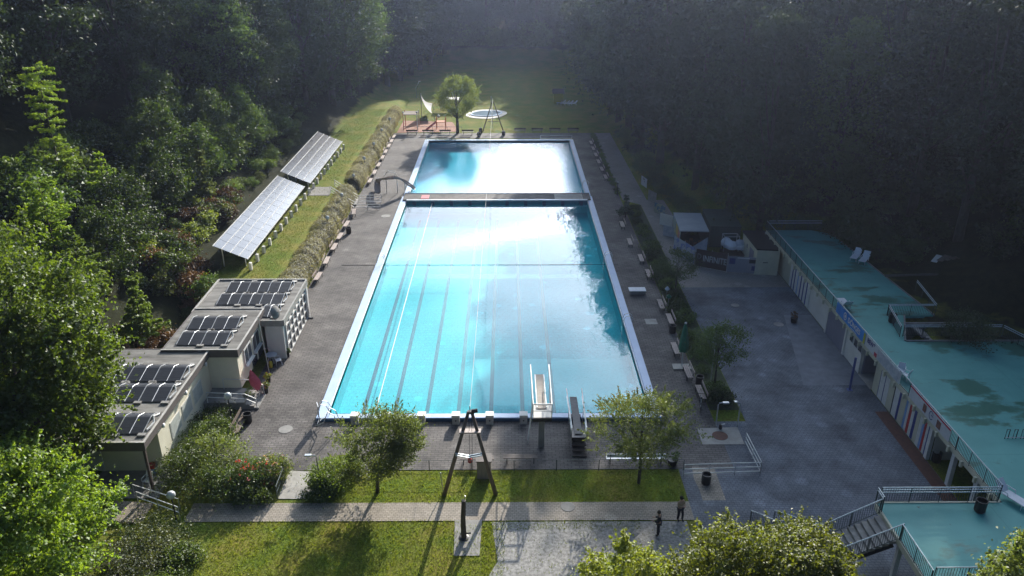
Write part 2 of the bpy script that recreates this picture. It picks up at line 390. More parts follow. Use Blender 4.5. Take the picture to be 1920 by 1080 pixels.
def teal_mat():
    m = mat('teal_roof_coating', (.12,.40,.36), .6, col2=(.095,.34,.31), scale=.5)
    n, l = m.node_tree.nodes, m.node_tree.links
    b = n['Principled BSDF']
    base = b.inputs['Base Color'].links[0].from_socket
    g = n.new('ShaderNodeNewGeometry')
    mpn = n.new('ShaderNodeMapping'); mpn.inputs['Scale'].default_value = (.17, .3, 1); l.new(g.outputs['Position'], mpn.inputs[0])
    t = n.new('ShaderNodeTexNoise'); t.inputs['Scale'].default_value = 1; t.inputs['Detail'].default_value = 9; t.inputs['Roughness'].default_value = .62
    l.new(mpn.outputs[0], t.inputs[0])
    mr = n.new('ShaderNodeMapRange'); mr.inputs[1].default_value = .55; mr.inputs[2].default_value = .60; l.new(t.outputs[0], mr.inputs[0])
    mx = n.new('ShaderNodeMixRGB'); mx.inputs[2].default_value = (.06,.19,.14, 1)
    l.new(mr.outputs[0], mx.inputs[0]); l.new(base, mx.inputs[1]); l.new(mx.outputs[0], b.inputs['Base Color'])
    t3 = n.new('ShaderNodeTexNoise'); t3.inputs['Scale'].default_value = 2.6; t3.inputs['Detail'].default_value = 6; t3.inputs['Roughness'].default_value = .75; l.new(g.outputs['Position'], t3.inputs[0])
    m3_ = n.new('ShaderNodeMapRange'); m3_.inputs[1].default_value = .66; m3_.inputs[2].default_value = .70; m3_.inputs[4].default_value = .7; l.new(t3.outputs[0], m3_.inputs[0])
    mx3 = n.new('ShaderNodeMixRGB'); mx3.inputs[2].default_value = (.07, .075, .05, 1); l.new(m3_.outputs[0], mx3.inputs[0]); l.new(mx.outputs[0], mx3.inputs[1])
    sq = n.new('ShaderNodeTexBrick'); sq.offset = 0; sq.inputs['Color1'].default_value = sq.inputs['Color2'].default_value = (1,1,1,1); sq.inputs['Mortar'].default_value = (.82,.85,.85,1); sq.inputs['Scale'].default_value = 1; sq.inputs['Mortar Size'].default_value = .03; sq.inputs['Brick Width'].default_value = 9; sq.inputs['Row Height'].default_value = 4.5; l.new(g.outputs['Position'], sq.inputs[0])
    mq = n.new('ShaderNodeMixRGB'); mq.blend_type = 'MULTIPLY'; mq.inputs[0].default_value = 1; l.new(mx3.outputs[0], mq.inputs[1]); l.new(sq.outputs[0], mq.inputs[2]); l.new(mq.outputs[0], b.inputs['Base Color'])
    rr = n.new('ShaderNodeMapRange'); rr.inputs[3].default_value = .55; rr.inputs[4].default_value = .3; l.new(mr.outputs[0], rr.inputs[0]); l.new(rr.outputs[0], b.inputs['Roughness'])
    return m
M['teal'] = teal_mat()

def tile_mat():
    m = paver('pool_tile', (.14,.55,.61), (.155,.59,.65), (.11,.45,.51), .5, .5, stain=(.93,1.06), stain_scale=.1, msize=.02)
    return m
M['tile'] = tile_mat()

def water_mat(name, tint, bump, bscale, rough):
    m = bpy.data.materials.new(name); m.use_nodes = True
    n, l = m.node_tree.nodes, m.node_tree.links
    n.remove(n['Principled BSDF']); out = n['Material Output']
    fr = n.new('ShaderNodeFresnel')
    gb = n.new('ShaderNodeNewGeometry'); io = n.new('ShaderNodeMapRange'); io.inputs[3].default_value = 1.333; io.inputs[4].default_value = 1 / 1.333
    l.new(gb.outputs['Backfacing'], io.inputs[0]); l.new(io.outputs[0], fr.inputs[0])
    tr = n.new('ShaderNodeBsdfTransparent'); tr.inputs[0].default_value = (*tint, 1)
    gl = n.new('ShaderNodeBsdfGlossy'); gl.inputs['Roughness'].default_value = rough; gl.inputs[0].default_value = (1, 1, 1, 1)
    g = n.new('ShaderNodeNewGeometry')
    mpn = n.new('ShaderNodeMapping'); mpn.inputs['Scale'].default_value = (1, .6, 1); l.new(g.outputs['Position'], mpn.inputs[0])
    t = n.new('ShaderNodeTexNoise'); t.inputs['Scale'].default_value = bscale; t.inputs['Detail'].default_value = 3; t.inputs['Roughness'].default_value = .5
    l.new(mpn.outputs[0], t.inputs[0])
    t2 = n.new('ShaderNodeTexNoise'); t2.inputs['Scale'].default_value = .25; t2.inputs['Detail'].default_value = 2; l.new(mpn.outputs[0], t2.inputs[0])
    ad = n.new('ShaderNodeMath'); ad.operation = 'MULTIPLY_ADD'; ad.inputs[1].default_value = .6; l.new(t2.outputs[0], ad.inputs[0]); l.new(t.outputs[0], ad.inputs[2])
    bp = n.new('ShaderNodeBump'); bp.inputs['Strength'].default_value = bump; bp.inputs['Distance'].default_value = .1
    l.new(ad.outputs[0], bp.inputs['Height'])
    l.new(bp.outputs[0], gl.inputs['Normal']); l.new(bp.outputs[0], fr.inputs['Normal'])
    mx = n.new('ShaderNodeMixShader'); l.new(fr.outputs[0], mx.inputs[0]); l.new(tr.outputs[0], mx.inputs[1]); l.new(gl.outputs[0], mx.inputs[2])
    l.new(mx.outputs[0], out.inputs[0])
    return m
M['water_calm'] = water_mat('calm_pool_water', (.52,.94,.955), .035, 2.2, .004)
M['water_rippled'] = water_mat('rippled_pool_water', (.36,.80,.93), .16, 7.0, .012)

# ---------------------------------------------------------------- terrain
POOL = (-13.15, 10.45, 49.85, 100.1)        # main pool, water edge
FAR = (-13.1, 10.4, 103.0, 132.6)           # far pool
KID = (-6.9, 1.4, 161.5, 168.5)
def ss(a, b, x):
    t = min(1, max(0, (x - a) / (b - a))); return t * t * (3 - 2 * t)
def lin(x, pts):
    if x <= pts[0][0]: return pts[0][1]
    for (a, fa), (b, fb) in zip(pts, pts[1:]):
        if x <= b: return fa + (fb - fa) * (x - a) / (b - a)
    return pts[-1][1]
def H(x, y):
    h = 0.0
    # left: garden and buildings at deck level, terrace beyond them, then the wooded slope
    if y > 66:
        k = ss(66, 69, y) * (1 - ss(150, 175, y))
        h += 2.0 * k * ss(-20.3, -22.0, x)
    xl = lin(y, [(30, -27.5), (66, -27.5), (72, -32), (118, -32), (135, -29), (230, -24)])
    if x < xl:
        base = 0.0
        h += base + min(33, (xl - x) * .58)
    # right
    if 20 < y < 82:
        h += 3.0 * ss(32, 34.5, x) * ss(82, 79, y)
    xr = lin(y, [(20, 62), (56, 56), (62, 38), (80, 37), (88, 27), (100, 23), (110, 18.5), (230, 19)])
    if x > xr: h += min(33, (x - xr) * .5)
    if y > 218: h += min(33, (y - 218) * .33)
    return min(h, 34)
def build_terrain():
    xs = sorted(set([round(v, 3) for v in list(np.arange(-150, -40, 5.0)) + list(np.arange(-40, 62, 1.5)) + list(np.arange(62, 160, 5.0))] +
                    [POOL[0], POOL[1], FAR[0], FAR[1], -20.3, -21, -22, -32, 32, 34.5, 37, KID[0], KID[1]]))
    ys = sorted(set([round(v, 3) for v in list(np.arange(-40, 30, 10.0)) + list(np.arange(30, 160, 1.8)) + list(np.arange(160, 420, 5.0))] +
                    [POOL[2], POOL[3], FAR[2], FAR[3], 66, 69, 79, 82, KID[2], KID[3]]))
    rnd = random.Random(3)
    vs = []; idx = {}
    for j, y in enumerate(ys):
        for i, x in enumerate(xs):
            h = H(x, y)
            if h > 2.6: h += rnd.uniform(-.25, .25)
            vs.append((x, y, h - .02))
    nx = len(xs); fs = []
    for j in range(len(ys) - 1):
        for i in range(nx - 1):
            cx, cy = (xs[i] + xs[i+1]) / 2, (ys[j] + ys[j+1]) / 2
            if any(p[0] < cx < p[1] and p[2] < cy < p[3] for p in (POOL, FAR)): continue
            fs.append((j*nx+i, j*nx+i+1, (j+1)*nx+i+1, (j+1)*nx+i))
    mb = MB(); mb.v = vs; mb.f = fs
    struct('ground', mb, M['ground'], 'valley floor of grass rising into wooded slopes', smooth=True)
build_terrain()

def sheet(name, polys, z, m, label=None):
    mb = MB()
    for p in polys: mb.poly(p, z)
    return struct(name, mb, m, label)
def rect(x0, x1, y0, y1): return [(x0, y0), (x1, y0), (x1, y1), (x0, y1)]

CO = (-13.95, 11.2, 49.15, 136.0)          # outer edge of the coping round both pools
XD = (-19.9, 15.0)                          # side edges of the pool deck
sheet('pool_deck', [rect(XD[0], CO[0], 43.4, 139), rect(CO[1], XD[1], 43.4, 139), rect(CO[0], CO[1], 43.4, CO[2]), rect(CO[0], CO[1], CO[3]-.9, 139)], .012, M['deck'], 'grey brown paved deck round the pools')
sheet('front_path', [rect(-19.6, 11.3, 38.4, 40.1)], .014, M['path'], 'pale block paved path across the lawn')
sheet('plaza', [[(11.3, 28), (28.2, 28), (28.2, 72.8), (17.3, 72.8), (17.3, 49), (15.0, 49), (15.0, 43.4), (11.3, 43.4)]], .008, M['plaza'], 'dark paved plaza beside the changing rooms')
sheet('side_path', [[(15.2, 101), (20.6, 101), (20.9, 84), (24.5, 79), (28.2, 77), (28.2, 72.8), (17.3, 72.8), (17.3, 99)], [(15.2, 101), (18.4, 101), (18.0, 139), (15.2, 139)]], .010, M['side_path'], 'pale paved path along the wood on the right')
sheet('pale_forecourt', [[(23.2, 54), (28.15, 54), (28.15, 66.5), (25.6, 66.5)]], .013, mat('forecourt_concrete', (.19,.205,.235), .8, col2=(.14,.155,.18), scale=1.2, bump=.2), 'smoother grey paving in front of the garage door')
sheet('concrete_ramp', [[G(520,934), G(583,934), G(596,884), G(541,881)]], .02, M['pale_slab'], 'pale concrete ramp from the path up to the deck')
sheet('gravel_patch', [[(-2.2+a*0, 29) if False else (-1.6, 29), (8, 29), (10.8, 33), (10.8, 38.3), (-1.0, 38.3), (-.6, 35), (-1.9, 32)]], .006, M['gravel'], 'grey gravel patch among the grass')
sheet('slab_pad', [[G(851,975), G(902,975), G(897,1042), G(849,1042)]], .02, M['concrete'], 'worn slab pad around the leaning post')
sheet('sand_slab', [[G(1306,805), G(1382,803), G(1395,835), G(1316,835)]], .03, M['pale_slab'], 'pale square slab with a rusty stain in the middle')
sheet('pale_patch', [[G(1296,877), G(1338,879), G(1360,940), G(1316,940), G(1310,920), G(1300,900)]], .02, M['path'], 'patch of pale slabs in the dark plaza')
sheet('playground_mulch', [[G(757,226), G(848,229), G(862,247), G(744,249)]], .03, M['mulch'], 'reddish bark mulch of the playground')
sheet('stair_landing_path', [[G(585,350,2.0), G(622,350,2.0), G(618,366,2.0), G(575,366,2.0)]], 2.02, M['side_path'], 'small paved landing on the grass terrace')
sheet('porch_floor', [rect(-30, -22.0, 40.6, 44.2)], .03, M['concrete'], 'dark slabs under the porch')
sheet('cabin_kerb_strip', [rect(27.2, 28.15, 36.5, 50.2)], .03, M['reddish'], 'reddish brown strip along the cabins')
sheet('grate', [[G(1207,599), G(1229,599), G(1233,609), G(1211,609)]], .03, M['pale_slab'], 'pale drain grate in the deck')
def manhole(px, py, r=.35, m='concrete'):
    x, y = G(px, py); b = MB(); b.lathe([(r, 0), (r, .02), (r*.85, .022)], 20, (x, y, .012)); struct('manhole_cover', b, M[m])
for p in [(1063, 951, .45), (535, 804, .5), (1378, 574, .4), (1460, 610, .45), (723, 405, .6), (640, 900, .3)]: manhole(*p)
b = MB(); b.lathe([(.55, 0), (.55, .012)], 20, (*G(1349, 819), .031)); struct('rust_stain', b, M['reddish'])

# ---------------------------------------------------------------- pools
def basin(name, P, zb, m, label):
    x0, x1, y0, y1 = P; b = MB()
    b.add([(x0,y0,zb),(x1,y0,zb),(x1,y1,zb),(x0,y1,zb),(x0,y0,.25),(x1,y0,.25),(x1,y1,.25),(x0,y1,.25)],
          [(0,1,2,3),(0,4,5,1),(1,5,6,2),(2,6,7,3),(3,7,4,0)])
    return struct(name, b, m, label)
basin('main_basin', POOL, -1.5, M['tile'], 'turquoise tiled basin of the swimming pool')
basin('far_basin', FAR, -1.0, M['tile'], 'blue tiled basin of the shallow far pool')
def sheetw(name, P, z, m, label):
    b = MB(); b.poly(rect(P[0]+.003, P[1]-.003, P[2]+.003, P[3]-.003), z); struct(name, b, m, label)
sheetw('main_water', POOL, 0.0, M['water_calm'], 'calm clear water of the large pool')
sheetw('far_water', FAR, 0.0, M['water_rippled'], 'rippled glittering water of the far pool')
# bottom markings
zb = -1.496
lanes = []
for (a, c) in zip([683, 741, 800.5, 860.5, 921, 979, 1036], [786, 822, 859, 894, 931, 967, 1004]):
    xa = G(a, 777, -1.5)[0]; xc = G(c, 410, -1.5)[0]; lanes.append((xa + xc) / 2)
b = MB()
for i, x in enumerate(lanes):
    b.poly(rect(x - .16, x + .16, 51.3, 97.4), zb)
    if i < 5: b.poly(rect(x - .55, x + .55, 51.0, 51.26), zb)
struct('lane_markings', b, M['lane'], 'dark lane lines on the pool floor')
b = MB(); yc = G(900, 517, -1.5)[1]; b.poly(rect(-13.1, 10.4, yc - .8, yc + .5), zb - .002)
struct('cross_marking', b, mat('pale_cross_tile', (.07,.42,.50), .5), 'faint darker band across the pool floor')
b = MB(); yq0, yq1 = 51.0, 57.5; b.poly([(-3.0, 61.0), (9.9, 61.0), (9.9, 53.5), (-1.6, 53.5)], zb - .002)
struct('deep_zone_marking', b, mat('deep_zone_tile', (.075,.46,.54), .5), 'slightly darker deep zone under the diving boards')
# coping
def frame(b, o, i, z0, z1):
    b.box(o[0], i[0], o[2], o[3], z0, z1); b.box(i[1], o[1], o[2], o[3], z0, z1)
    b.box(i[0], i[1], o[2], i[2], z0, z1); b.box(i[0], i[1], i[3], o[3], z0, z1)
b = MB(); frame(b, (CO[0], CO[1], CO[2], 101.9), (POOL[0]-.12, POOL[1]+.12, POOL[2]-.12, 100.6), 0, .30)
struct('pool_coping', b, M['coping'], 'pale blue raised edge of the large pool', bevel=.02)
b = MB(); frame(b, (POOL[0]-.118, POOL[1]+.118, POOL[2]-.118, POOL[3]+.1), POOL, -.05, .20)
struct('overflow_gutter', b, M['white_edge'], 'white overflow gutter of the large pool')
b = MB(); frame(b, (CO[0]+.1, CO[1]-.1, 102.2, 133.35), (FAR[0]-.1, FAR[1]+.1, FAR[2]-.05, FAR[3]+.05), 0, .28)
struct('far_pool_coping', b, M['coping'], 'pale blue raised edge of the far pool', bevel=.02)
b = MB(); frame(b, (FAR[0]-.098, FAR[1]+.098, FAR[2]-.048, FAR[3]+.048), FAR, -.05, .18)
struct('far_overflow_gutter', b, M['white_edge'])
# dark base line on the near face of the coping
b = MB(); b.box(CO[0]+.05, CO[1]-.05, CO[2]-.06, CO[2]-.003, .01, .22); struct('coping_channel', b, M['tile_dark'], 'dark blue channel below the near pool edge')
# bridge between the pools
br = thing('pool_bridge', 'narrow paved walkway bridge between the two pools', 'bridge', (0, 99.6, 0))
MB().box(CO[0]+.3, CO[1]-.3, .35, 2.85, .32, .46).build('walkway', M['deck'], br, bevel=.01)
MB().box(POOL[0]+.01, POOL[1]-.01, .0, .345, .34, .50).build('edge_beam', M['white_edge'], br, bevel=.02)
MB().box(CO[0]+.3, CO[1]-.3, 2.853, 3.0, .30, .52).build('kerb', M['tile_dark'], br)
for i in range(11):
    x = POOL[0] + 1.0 + i * 2.42
    if x < POOL[1]: MB().box(x - .22, x + .22, .06, .35, -.3, .338).build('pier', M['tile_dark'], br)
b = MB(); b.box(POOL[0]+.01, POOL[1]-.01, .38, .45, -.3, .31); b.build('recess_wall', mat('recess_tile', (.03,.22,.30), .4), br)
o = MB().box(*G(786, 381, .46)[:1], G(801, 381, .46)[0], 100.3, 101.8, .465, .50).build('mat', mat('pink_mat', (.75,.25,.27), .8)); tag(o, 'small pink mat lying on the bridge between the pools', 'mat')
b = MB(); b.box(6.2, 9.9, .5, 2.7, .462, .485); b.build('pale_panel', M['pale_slab'], br)
# floating lane rope
x0, y0 = G(702, 777); x1, y1 = G(806, 394)
rp_ = thing('lane_rope', 'white floating rope line between the first two lanes', 'rope', ((x0+x1)/2, 49.9, .02))
MB().tube([(0, 0, 0), (0, 50.1, 0)], .045, 6).build('floats', M['white'], rp_)
o = MB().tube([(*G(640, 497), .04), (*G(1158, 497), .04)], .02, 5).build('cross_rope', M['dark']); tag(o, 'thin dark rope stretched across the large pool near its far third', 'rope')
# slim patches of the deck kerb on the left: low wall of the hedge
b = MB(); b.box(-20.5, -20.2, 67.3, 101.0, 0, .35); b.box(-20.5, -20.2, 103.8, 150, 0, .35); struct('hedge_kerb', b, M['concrete'], 'low kerb below the hedge')

# ---------------------------------------------------------------- left building: three stepped blocks
def block(name, label, x0, x1, y0, y1, zr, zf=0.0, over=.3, roofpoly=None, wall_mat='cream', wallbox=None):
    t = thing(name, label, 'building', (0, 0, 0), 0, None)
    wx0, wx1, wy0, wy1 = wallbox or (x0 + over, x1 - over, y0 + over, y1 - over)
    MB().box(wx0, wx1, wy0, wy1, zf, zr - .42).build('wall', M[wall_mat], t)
    r = MB().poly(roofpoly or rect(x0 + .08, x1 - .08, y0 + .08, y1 - .08), zr - .1, zr - .02).build('roof', M['roof_felt'], t)
    return t
# block nearest the camera
ZA = 3.9
ax1 = G(270, 828, ZA)[0]; ay0 = G(270, 828, ZA)[1]; ay1 = G(388, 652, ZA)[1]
A = block('bath_house', 'cream flat roofed block with dark porch and three collector rows nearest the big leafy tree', -30.4, ax1, ay0, ay1, ZA, 0, wallbox=(-30.1, ax1 - .3, ay0 + 2.4, ay1 - .25))
b = MB(); b.box(-30.4, ax1, ay0, ay0 + .12, ZA - .62, ZA); b.box(ax1 - .12, ax1, ay0 + .122, ay1, ZA - .5, ZA); b.box(-30.4, ax1 - .122, ay1 - .12, ay1, ZA - .5, ZA); b.box(-30.4, -30.28, ay0 + .122, ay1 - .122, ZA - .5, ZA)
b.build('fascia', M['fascia'], A)
b = MB(); b.box(ax1 - .10, ax1 + .03, ay0 - .03, ay1, ZA + .002, ZA + .05); b.box(-30.4, ax1 - .102, ay0 - .03, ay0 + .1, ZA + .002, ZA + .05); b.build('roof_edge', M['trim'], A)
MB().box(-30.3, ax1 - .12, ay0 + .14, ay0 + 2.4, ZA - .45, ZA - .38).build('porch_ceiling', M['white_wall'], A)
MB().box(ax1 - .25, ax1 - .1, ay0 + .1, ay0 + .25, 0, ZA - .6).build('porch_post', M['dark_wood'], A)
for k in range(3):
    y = ay0 + 4.2 + k * 2.1
    w = MB().box(ax1 - .32, ax1 - .27, y, y + 1.7, 1.2, 2.5).build('window', M['white_wall'], A)
    MB().box(ax1 - .268, ax1 - .262, y + .08, y + 1.62, 1.28, 2.42).build('pane', mat('pale_blind_glass', (.62, .66, .62), .25), w)
for k in range(3):
    b = MB(); b.lathe([(.02, 0), (.16, .02), (.16, .14), (.03, .16)], 14); 
    b.v = [(ax1 - .1 + v[2], ay0 + 2.8 + k * 4 + v[1], ZA - .62 + v[0]) for v in b.v]
    b.build('bulkhead_light', M['white'], A, smooth=True)
b = MB(); b.box(-28, -26.6, ay0 + 2.34, ay0 + 2.398, .03, 2.1); b.build('door', M['white'], A)
# middle block
ZB = 4.0
bx1 = G(495, 577, ZB)[0]; by1 = G(495, 577, ZB)[1]; by0 = G(445, 655, ZB)[1]
Bk = block('bath_house', 'white walled middle block with two windows and two short rows of collectors on its roof', -25.9, bx1, by0, by1, ZB, .6, wallbox=(-25.6, bx1 - .2, by0 + .2, by1 - .25))
b = MB(); b.box(-25.9, bx1, by0, by0 + .12, ZB - .62, ZB); b.box(bx1 - .12, bx1, by0 + .122, by1, ZB - .62, ZB); b.box(-25.9, bx1 - .122, by1 - .12, by1, ZB - .5, ZB); b.box(-25.9, -25.78, by0 + .122, by1 - .122, ZB - .5, ZB)
b.build('fascia', M['fascia'], Bk)
b = MB(); b.box(bx1 - .10, bx1 + .03, by0 - .03, by1, ZB + .002, ZB + .05); b.box(-25.9, bx1 - .102, by0 - .03, by0 + .1, ZB + .002, ZB + .05); b.box(-25.9, bx1 - .102, by1 - .1, by1 + .02, ZB + .002, ZB + .05); b.build('roof_edge', M['trim'], Bk)
MB().box(-25.6, bx1 - .6, by0 + .5, by1 - .3, 0, .598).build('plinth', M['dark'], Bk)
for k in range(2):
    y = by0 + 1.6 + k * 2.1
    w = MB().box(bx1 - .22, bx1 - .12, y, y + 1.7, 1.75, 3.1).build('window', M['white'], Bk)
    for q in range(2): MB().box(bx1 - .118, bx1 - .112, y + .1 + q * .8, y + .8 + q * .8, 1.85, 3.0).build('pane', M['glass'], w)
    MB().box(bx1 - .2, bx1 + .08, y - .05, y + 1.75, 1.66, 1.748).build('window_sill', M['white'], Bk)
for k in range(2):
    MB().box(bx1 - .198, bx1 - .15, by0 + 3.2 + k * 1.7, by0 + 4.4 + k * 1.7, .62, 1.5).build('glazed_panel', M['glass'], Bk)
# platform and steps in the corner between the first two blocks
b = MB(); b.box(ax1 - .25, bx1 + .6, ay1 - 5.5 + 3.2, by0 + .18, .0, .60)
st_ = thing('entrance_steps', 'dark concrete platform with three steps down between the cream blocks', 'steps', (0, 0, 0))
b.build('platform', M['concrete'], st_)
for k in range(3): MB().box(bx1 + .605 + k * .34, bx1 + .60 + (k + 1) * .34, ay1 - 2.3, by0 + .1, 0, .45 - k * .15).build('step', M['concrete'], st_)
# far block with the glazed grid wall
ZC = 3.6
cx1 = G(575, 523, ZC)[0]; cy1 = G(575, 523, ZC)[1]; cy0 = G(527, 600, ZC)[1]
Cp = [(bx1 + .05, cy0), (cx1, cy0), (cx1, cy1), (-26.2, cy1), (-26.2, by1 + .05), (bx1 + .05, by1 + .05)]
Ck = thing('bath_house', 'far bath house block with a white glass grid facing the deck and a satellite dish', 'building', (0, 0, 0))
ins = [(bx1 + .3, cy0 + .1), (cx1 - .15, cy0 + .1), (cx1 - .15, cy1 - .2), (-25.9, cy1 - .2), (-25.9, by1 + .3), (bx1 + .3, by1 + .3)]
MB().poly(ins, 0, ZC - .42).build('wall', M['white_wall'], Ck)
MB().poly([(p[0] * 1, p[1]) for p in Cp], ZC - .40, ZC - .06).build('roof', M['roof_felt'], Ck)
b = MB(); b.box(cx1 - .1, cx1 + .04, cy0 - .02, cy1, ZC - .5, ZC + .04); b.box(bx1 + .05, cx1 - .102, cy0 - .06, cy0 + .06, ZC - .5, ZC + .04); b.build('fascia', mat('pale_fascia', (.34, .33, .30), .6), Ck)
b = MB(); b.box(-26.25, cx1 - .1, cy1 - .1, cy1 + .05, ZC - .055, ZC + .06); b.box(-26.3, -26.1, by1 + .1, cy1 - .102, ZC - .055, ZC + .06); b.build('roof_edge', M['trim'], Ck)
gx = cx1 - .14
gw = MB().box(gx - .002, gx + .02, cy0 + .7, cy1 - .8, .12, ZC - .55).build('window', M['glass'], Ck)
n = 6
for k in range(n + 1):
    y = cy0 + .7 + (cy1 - cy0 - 1.5) * k / n
    MB().box(gx + .021, gx + .10, y - .06, y + .06, .1, ZC - .52).build('mullion', M['white'], gw)
for z in (.12, 1.0, 1.85, 2.7): MB().box(gx + .022, gx + .085, cy0 + .7, cy1 - .8, z - .05, z + .05).build('transom', M['white'], gw)
MB().box(cx1 - .12, cx1 + .05, cy1 - .75, cy1 - .35, 0, ZC - .51).build('downpipe', M['white'], Ck)
d = thing('satellite_dish', 'grey satellite dish at the near corner of the glazed block roof', 'satellite dish', (*G(517, 601, ZC)[:1], cy0 + .15, ZC + .7))
dm = MB(); dm.lathe([(.0, .12), (.2, .09), (.42, .03), (.55, -.04)], 20, cap=False)
o = dm.build('dish', M['concrete'], d, smooth=True); o.rotation_euler = (R(20), R(70), 0)
MB().tube([(0, 0, -.7), (0, 0, 0)], .03).build('bracket', M['steel'], d)
MB().tube([(0, 0, 0), (.45, -.1, .05)], .015).build('feed_arm', M['dark'], d)
# leaning pole at the middle block
t = thing('pole', 'thin grey pole standing at the wall of the middle block', 'pole', (*G(505, 700), 0))
MB().tube([(0, 0, 0), (-.35, .25, 5.0)], .035).build('mast', M['steel'], t)
MB().box(-.12, .12, -.12, .12, 0, .05).build('foot', M['concrete'], t)

def collector(xl, xr_, yf, zr, bays, label):
    t = thing('solar_collector', label, 'solar collector', ((xl + xr_) / 2, yf, zr), 0, 'black solar collector rows on the bath house roofs')
    W = xr_ - xl; D = 2.3; prof = [(D, .10), (D * .72, .33), (D * .62, .35), (.10, .09), (0, .07)]
    for k in range(bays):
        a = -W/2 + W * k / bays; c = a + W / bays
        b = MB(); n0 = len(b.v)
        for (y, z) in prof: b.v += [(a + .03, y, z), (c - .03, y, z)]
        for i in range(len(prof) - 1): b.f.append((2*i, 2*i+1, 2*i+3, 2*i+2))
        b.build('absorber_mat', COLL, t)
        b = MB(); x = (a + c) / 2; b.tube([(x, y, z + .02) for y, z in prof], .018, 4); b.build('mid_strap', M['steel'], t)
        b = MB(); b.tube([(c, y, z + .03) for y, z in prof], .03, 6)
        b.build('edge_tube', M['steel'], t)
        if k == 0: MB().tube([(a, y, z + .03) for y, z in prof], .03, 6).build('edge_tube', M['steel'], t)
        MB().box(c - .25, c + .25, -.25, .02, 0, .12).build('ballast_block', M['concrete'], t); MB().box(c - .22, c + .22, D, D + .22, 0, .12).build('ballast_block', M['concrete'], t)
    b = MB(); b.tube([(W/2 + .25, D * .9, .2), (W/2 + .18, D * .6, .45), (W/2 + .3, D * .45, .2), (W/2 + .15, .3, .15)], .06, 6); b.build('pipe', M['white'], t)
    return t
COLL = mat('collector_rubber', (.009, .012, .02), .5, spec=.3, col2=(.015, .02, .032), scale=40, stretch=(.02, 1, 1), bump=.4, bscale=30)
for (pl, pr, pf, zr, nb, lab) in [
    (186, 338, 714, ZA, 3, 'collector row at the back of the near cream roof, three bays long'),
    (158, 311, 752, ZA, 3, 'collector row in the middle of the near cream roof, partly behind leaves'),
    (118, 268, 812, ZA, 3, 'collector row nearest the front edge of the near cream roof'),
    (351, 442, 617, ZB, 2, 'back collector row on the middle block, two bays'),
    (331, 422, 646, ZB, 2, 'front collector row on the middle block, two bays'),
    (424, 540, 547, ZC, 3, 'farthest collector row, beside the terrace grass'),
    (406, 526, 570, ZC, 3, 'second collector row on the glazed block roof'),
    (488, 514, 593, ZC, 1, 'short single collector bay beside the satellite dish')]:
    xl, yf = G(pl, pf, zr); xr_, _ = G(pr, pf, zr)
    collector(xl, xr_, yf, zr - .018 if zr != ZC else zr - .058, nb, lab)

# ---------------------------------------------------------------- photovoltaic array on the left terrace
def panel_mat():
    m = mat('photovoltaic_glass', (.035,.04,.06), .2, col2=(.055,.06,.08), scale=1.2, spec=.5)
    b = m.node_tree.nodes['Principled BSDF']
    return m
PVM = panel_mat()
def pv_array(pn, pf, pln, plf, label, ncol):
    xr_, yn = G(*pn, 2.9); _, yf = G(*pf, 2.9)
    xl, zl = ZY(*pln, yn)
    t = thing('solar_array', label, 'solar array', (xr_, yn, 0), 0, 'tilted solar arrays on the grass terrace')
    L = yf - yn; W = xl - xr_; dz = zl - 2.9
    nr = 4
    me = {}
    cw = L / ncol
    b = MB()
    w1 = W / nr; z1 = dz / nr
    b.add([(-.0, .02, .0), (w1*.985, .02, z1*.985), (w1*.985, cw-.02, z1*.985), (0, cw-.02, 0), (-.0, .02, -.04), (w1*.985, .02, z1*.985-.04), (w1*.985, cw-.02, z1*.985-.04), (0, cw-.02, -.04)],
          [(0,1,2,3),(7,6,5,4),(0,4,5,1),(1,5,6,2),(2,6,7,3),(3,7,4,0)])
    pm = b.mesh('panel', PVM)
    for i in range(nr):
        for j in range(ncol):
            o = obj('panel', pm, t); o.location = (w1 * i, cw * j, 2.9 + z1 * i)
    b = MB()
    for i in range(nr + 1): b.bar((w1*i - .03, -.03, 2.905 + z1*i), (w1*i - .03, L + .03, 2.905 + z1*i), .09, .07)
    b.build('frame', M['white'], t)
    for j in range(int(L // 3.6) + 1):
        y = .4 + j * 3.6
        if y < L:
            g = H(xr_ - .5, yn + y)
            MB().tube([(-.4, y, 2.0), (-.4, y, 2.92 - .1)], .06).build('leg', M['steel'], t)
            MB().tube([(W * .8, y, 1.5), (W * .8, y, 2.9 + dz * .8 - .06)], .06).build('leg', M['steel'], t)
    return t, xr_, yn, yf
ar1, axr, ayn, ayf = pv_array((465, 485), (577, 349), (400, 460), None, 'near tilted solar array of dark panels in a bright frame beside the wood', 13)
ar2, axr2, ayn2, ayf2 = pv_array((582, 343), (640, 265), (527, 321), None, 'far tilted solar array of panels gleaming white in the sun', 12)
k = 0
y = ayn - .5
first = None
while y < ayf2:
    x = axr + (axr2 - axr) * (y - ayn) / (ayf2 - ayn) + .35
    k += 1
    if first is None:
        first = thing('marker_stone', 'pale upright stone under the lower edge of the solar arrays', 'stone', (x, y, H(x, y)), 0, 'pale upright stones below the solar arrays')
        b = MB(); b.box(-.14, .14, -.2, .2, -.1, .75); b.build('stone_block', M['white_wall'], first, bevel=.05)
    else: dup(first, (x, y, H(x, y)), random.uniform(-.3, .3))
    y += 2.25

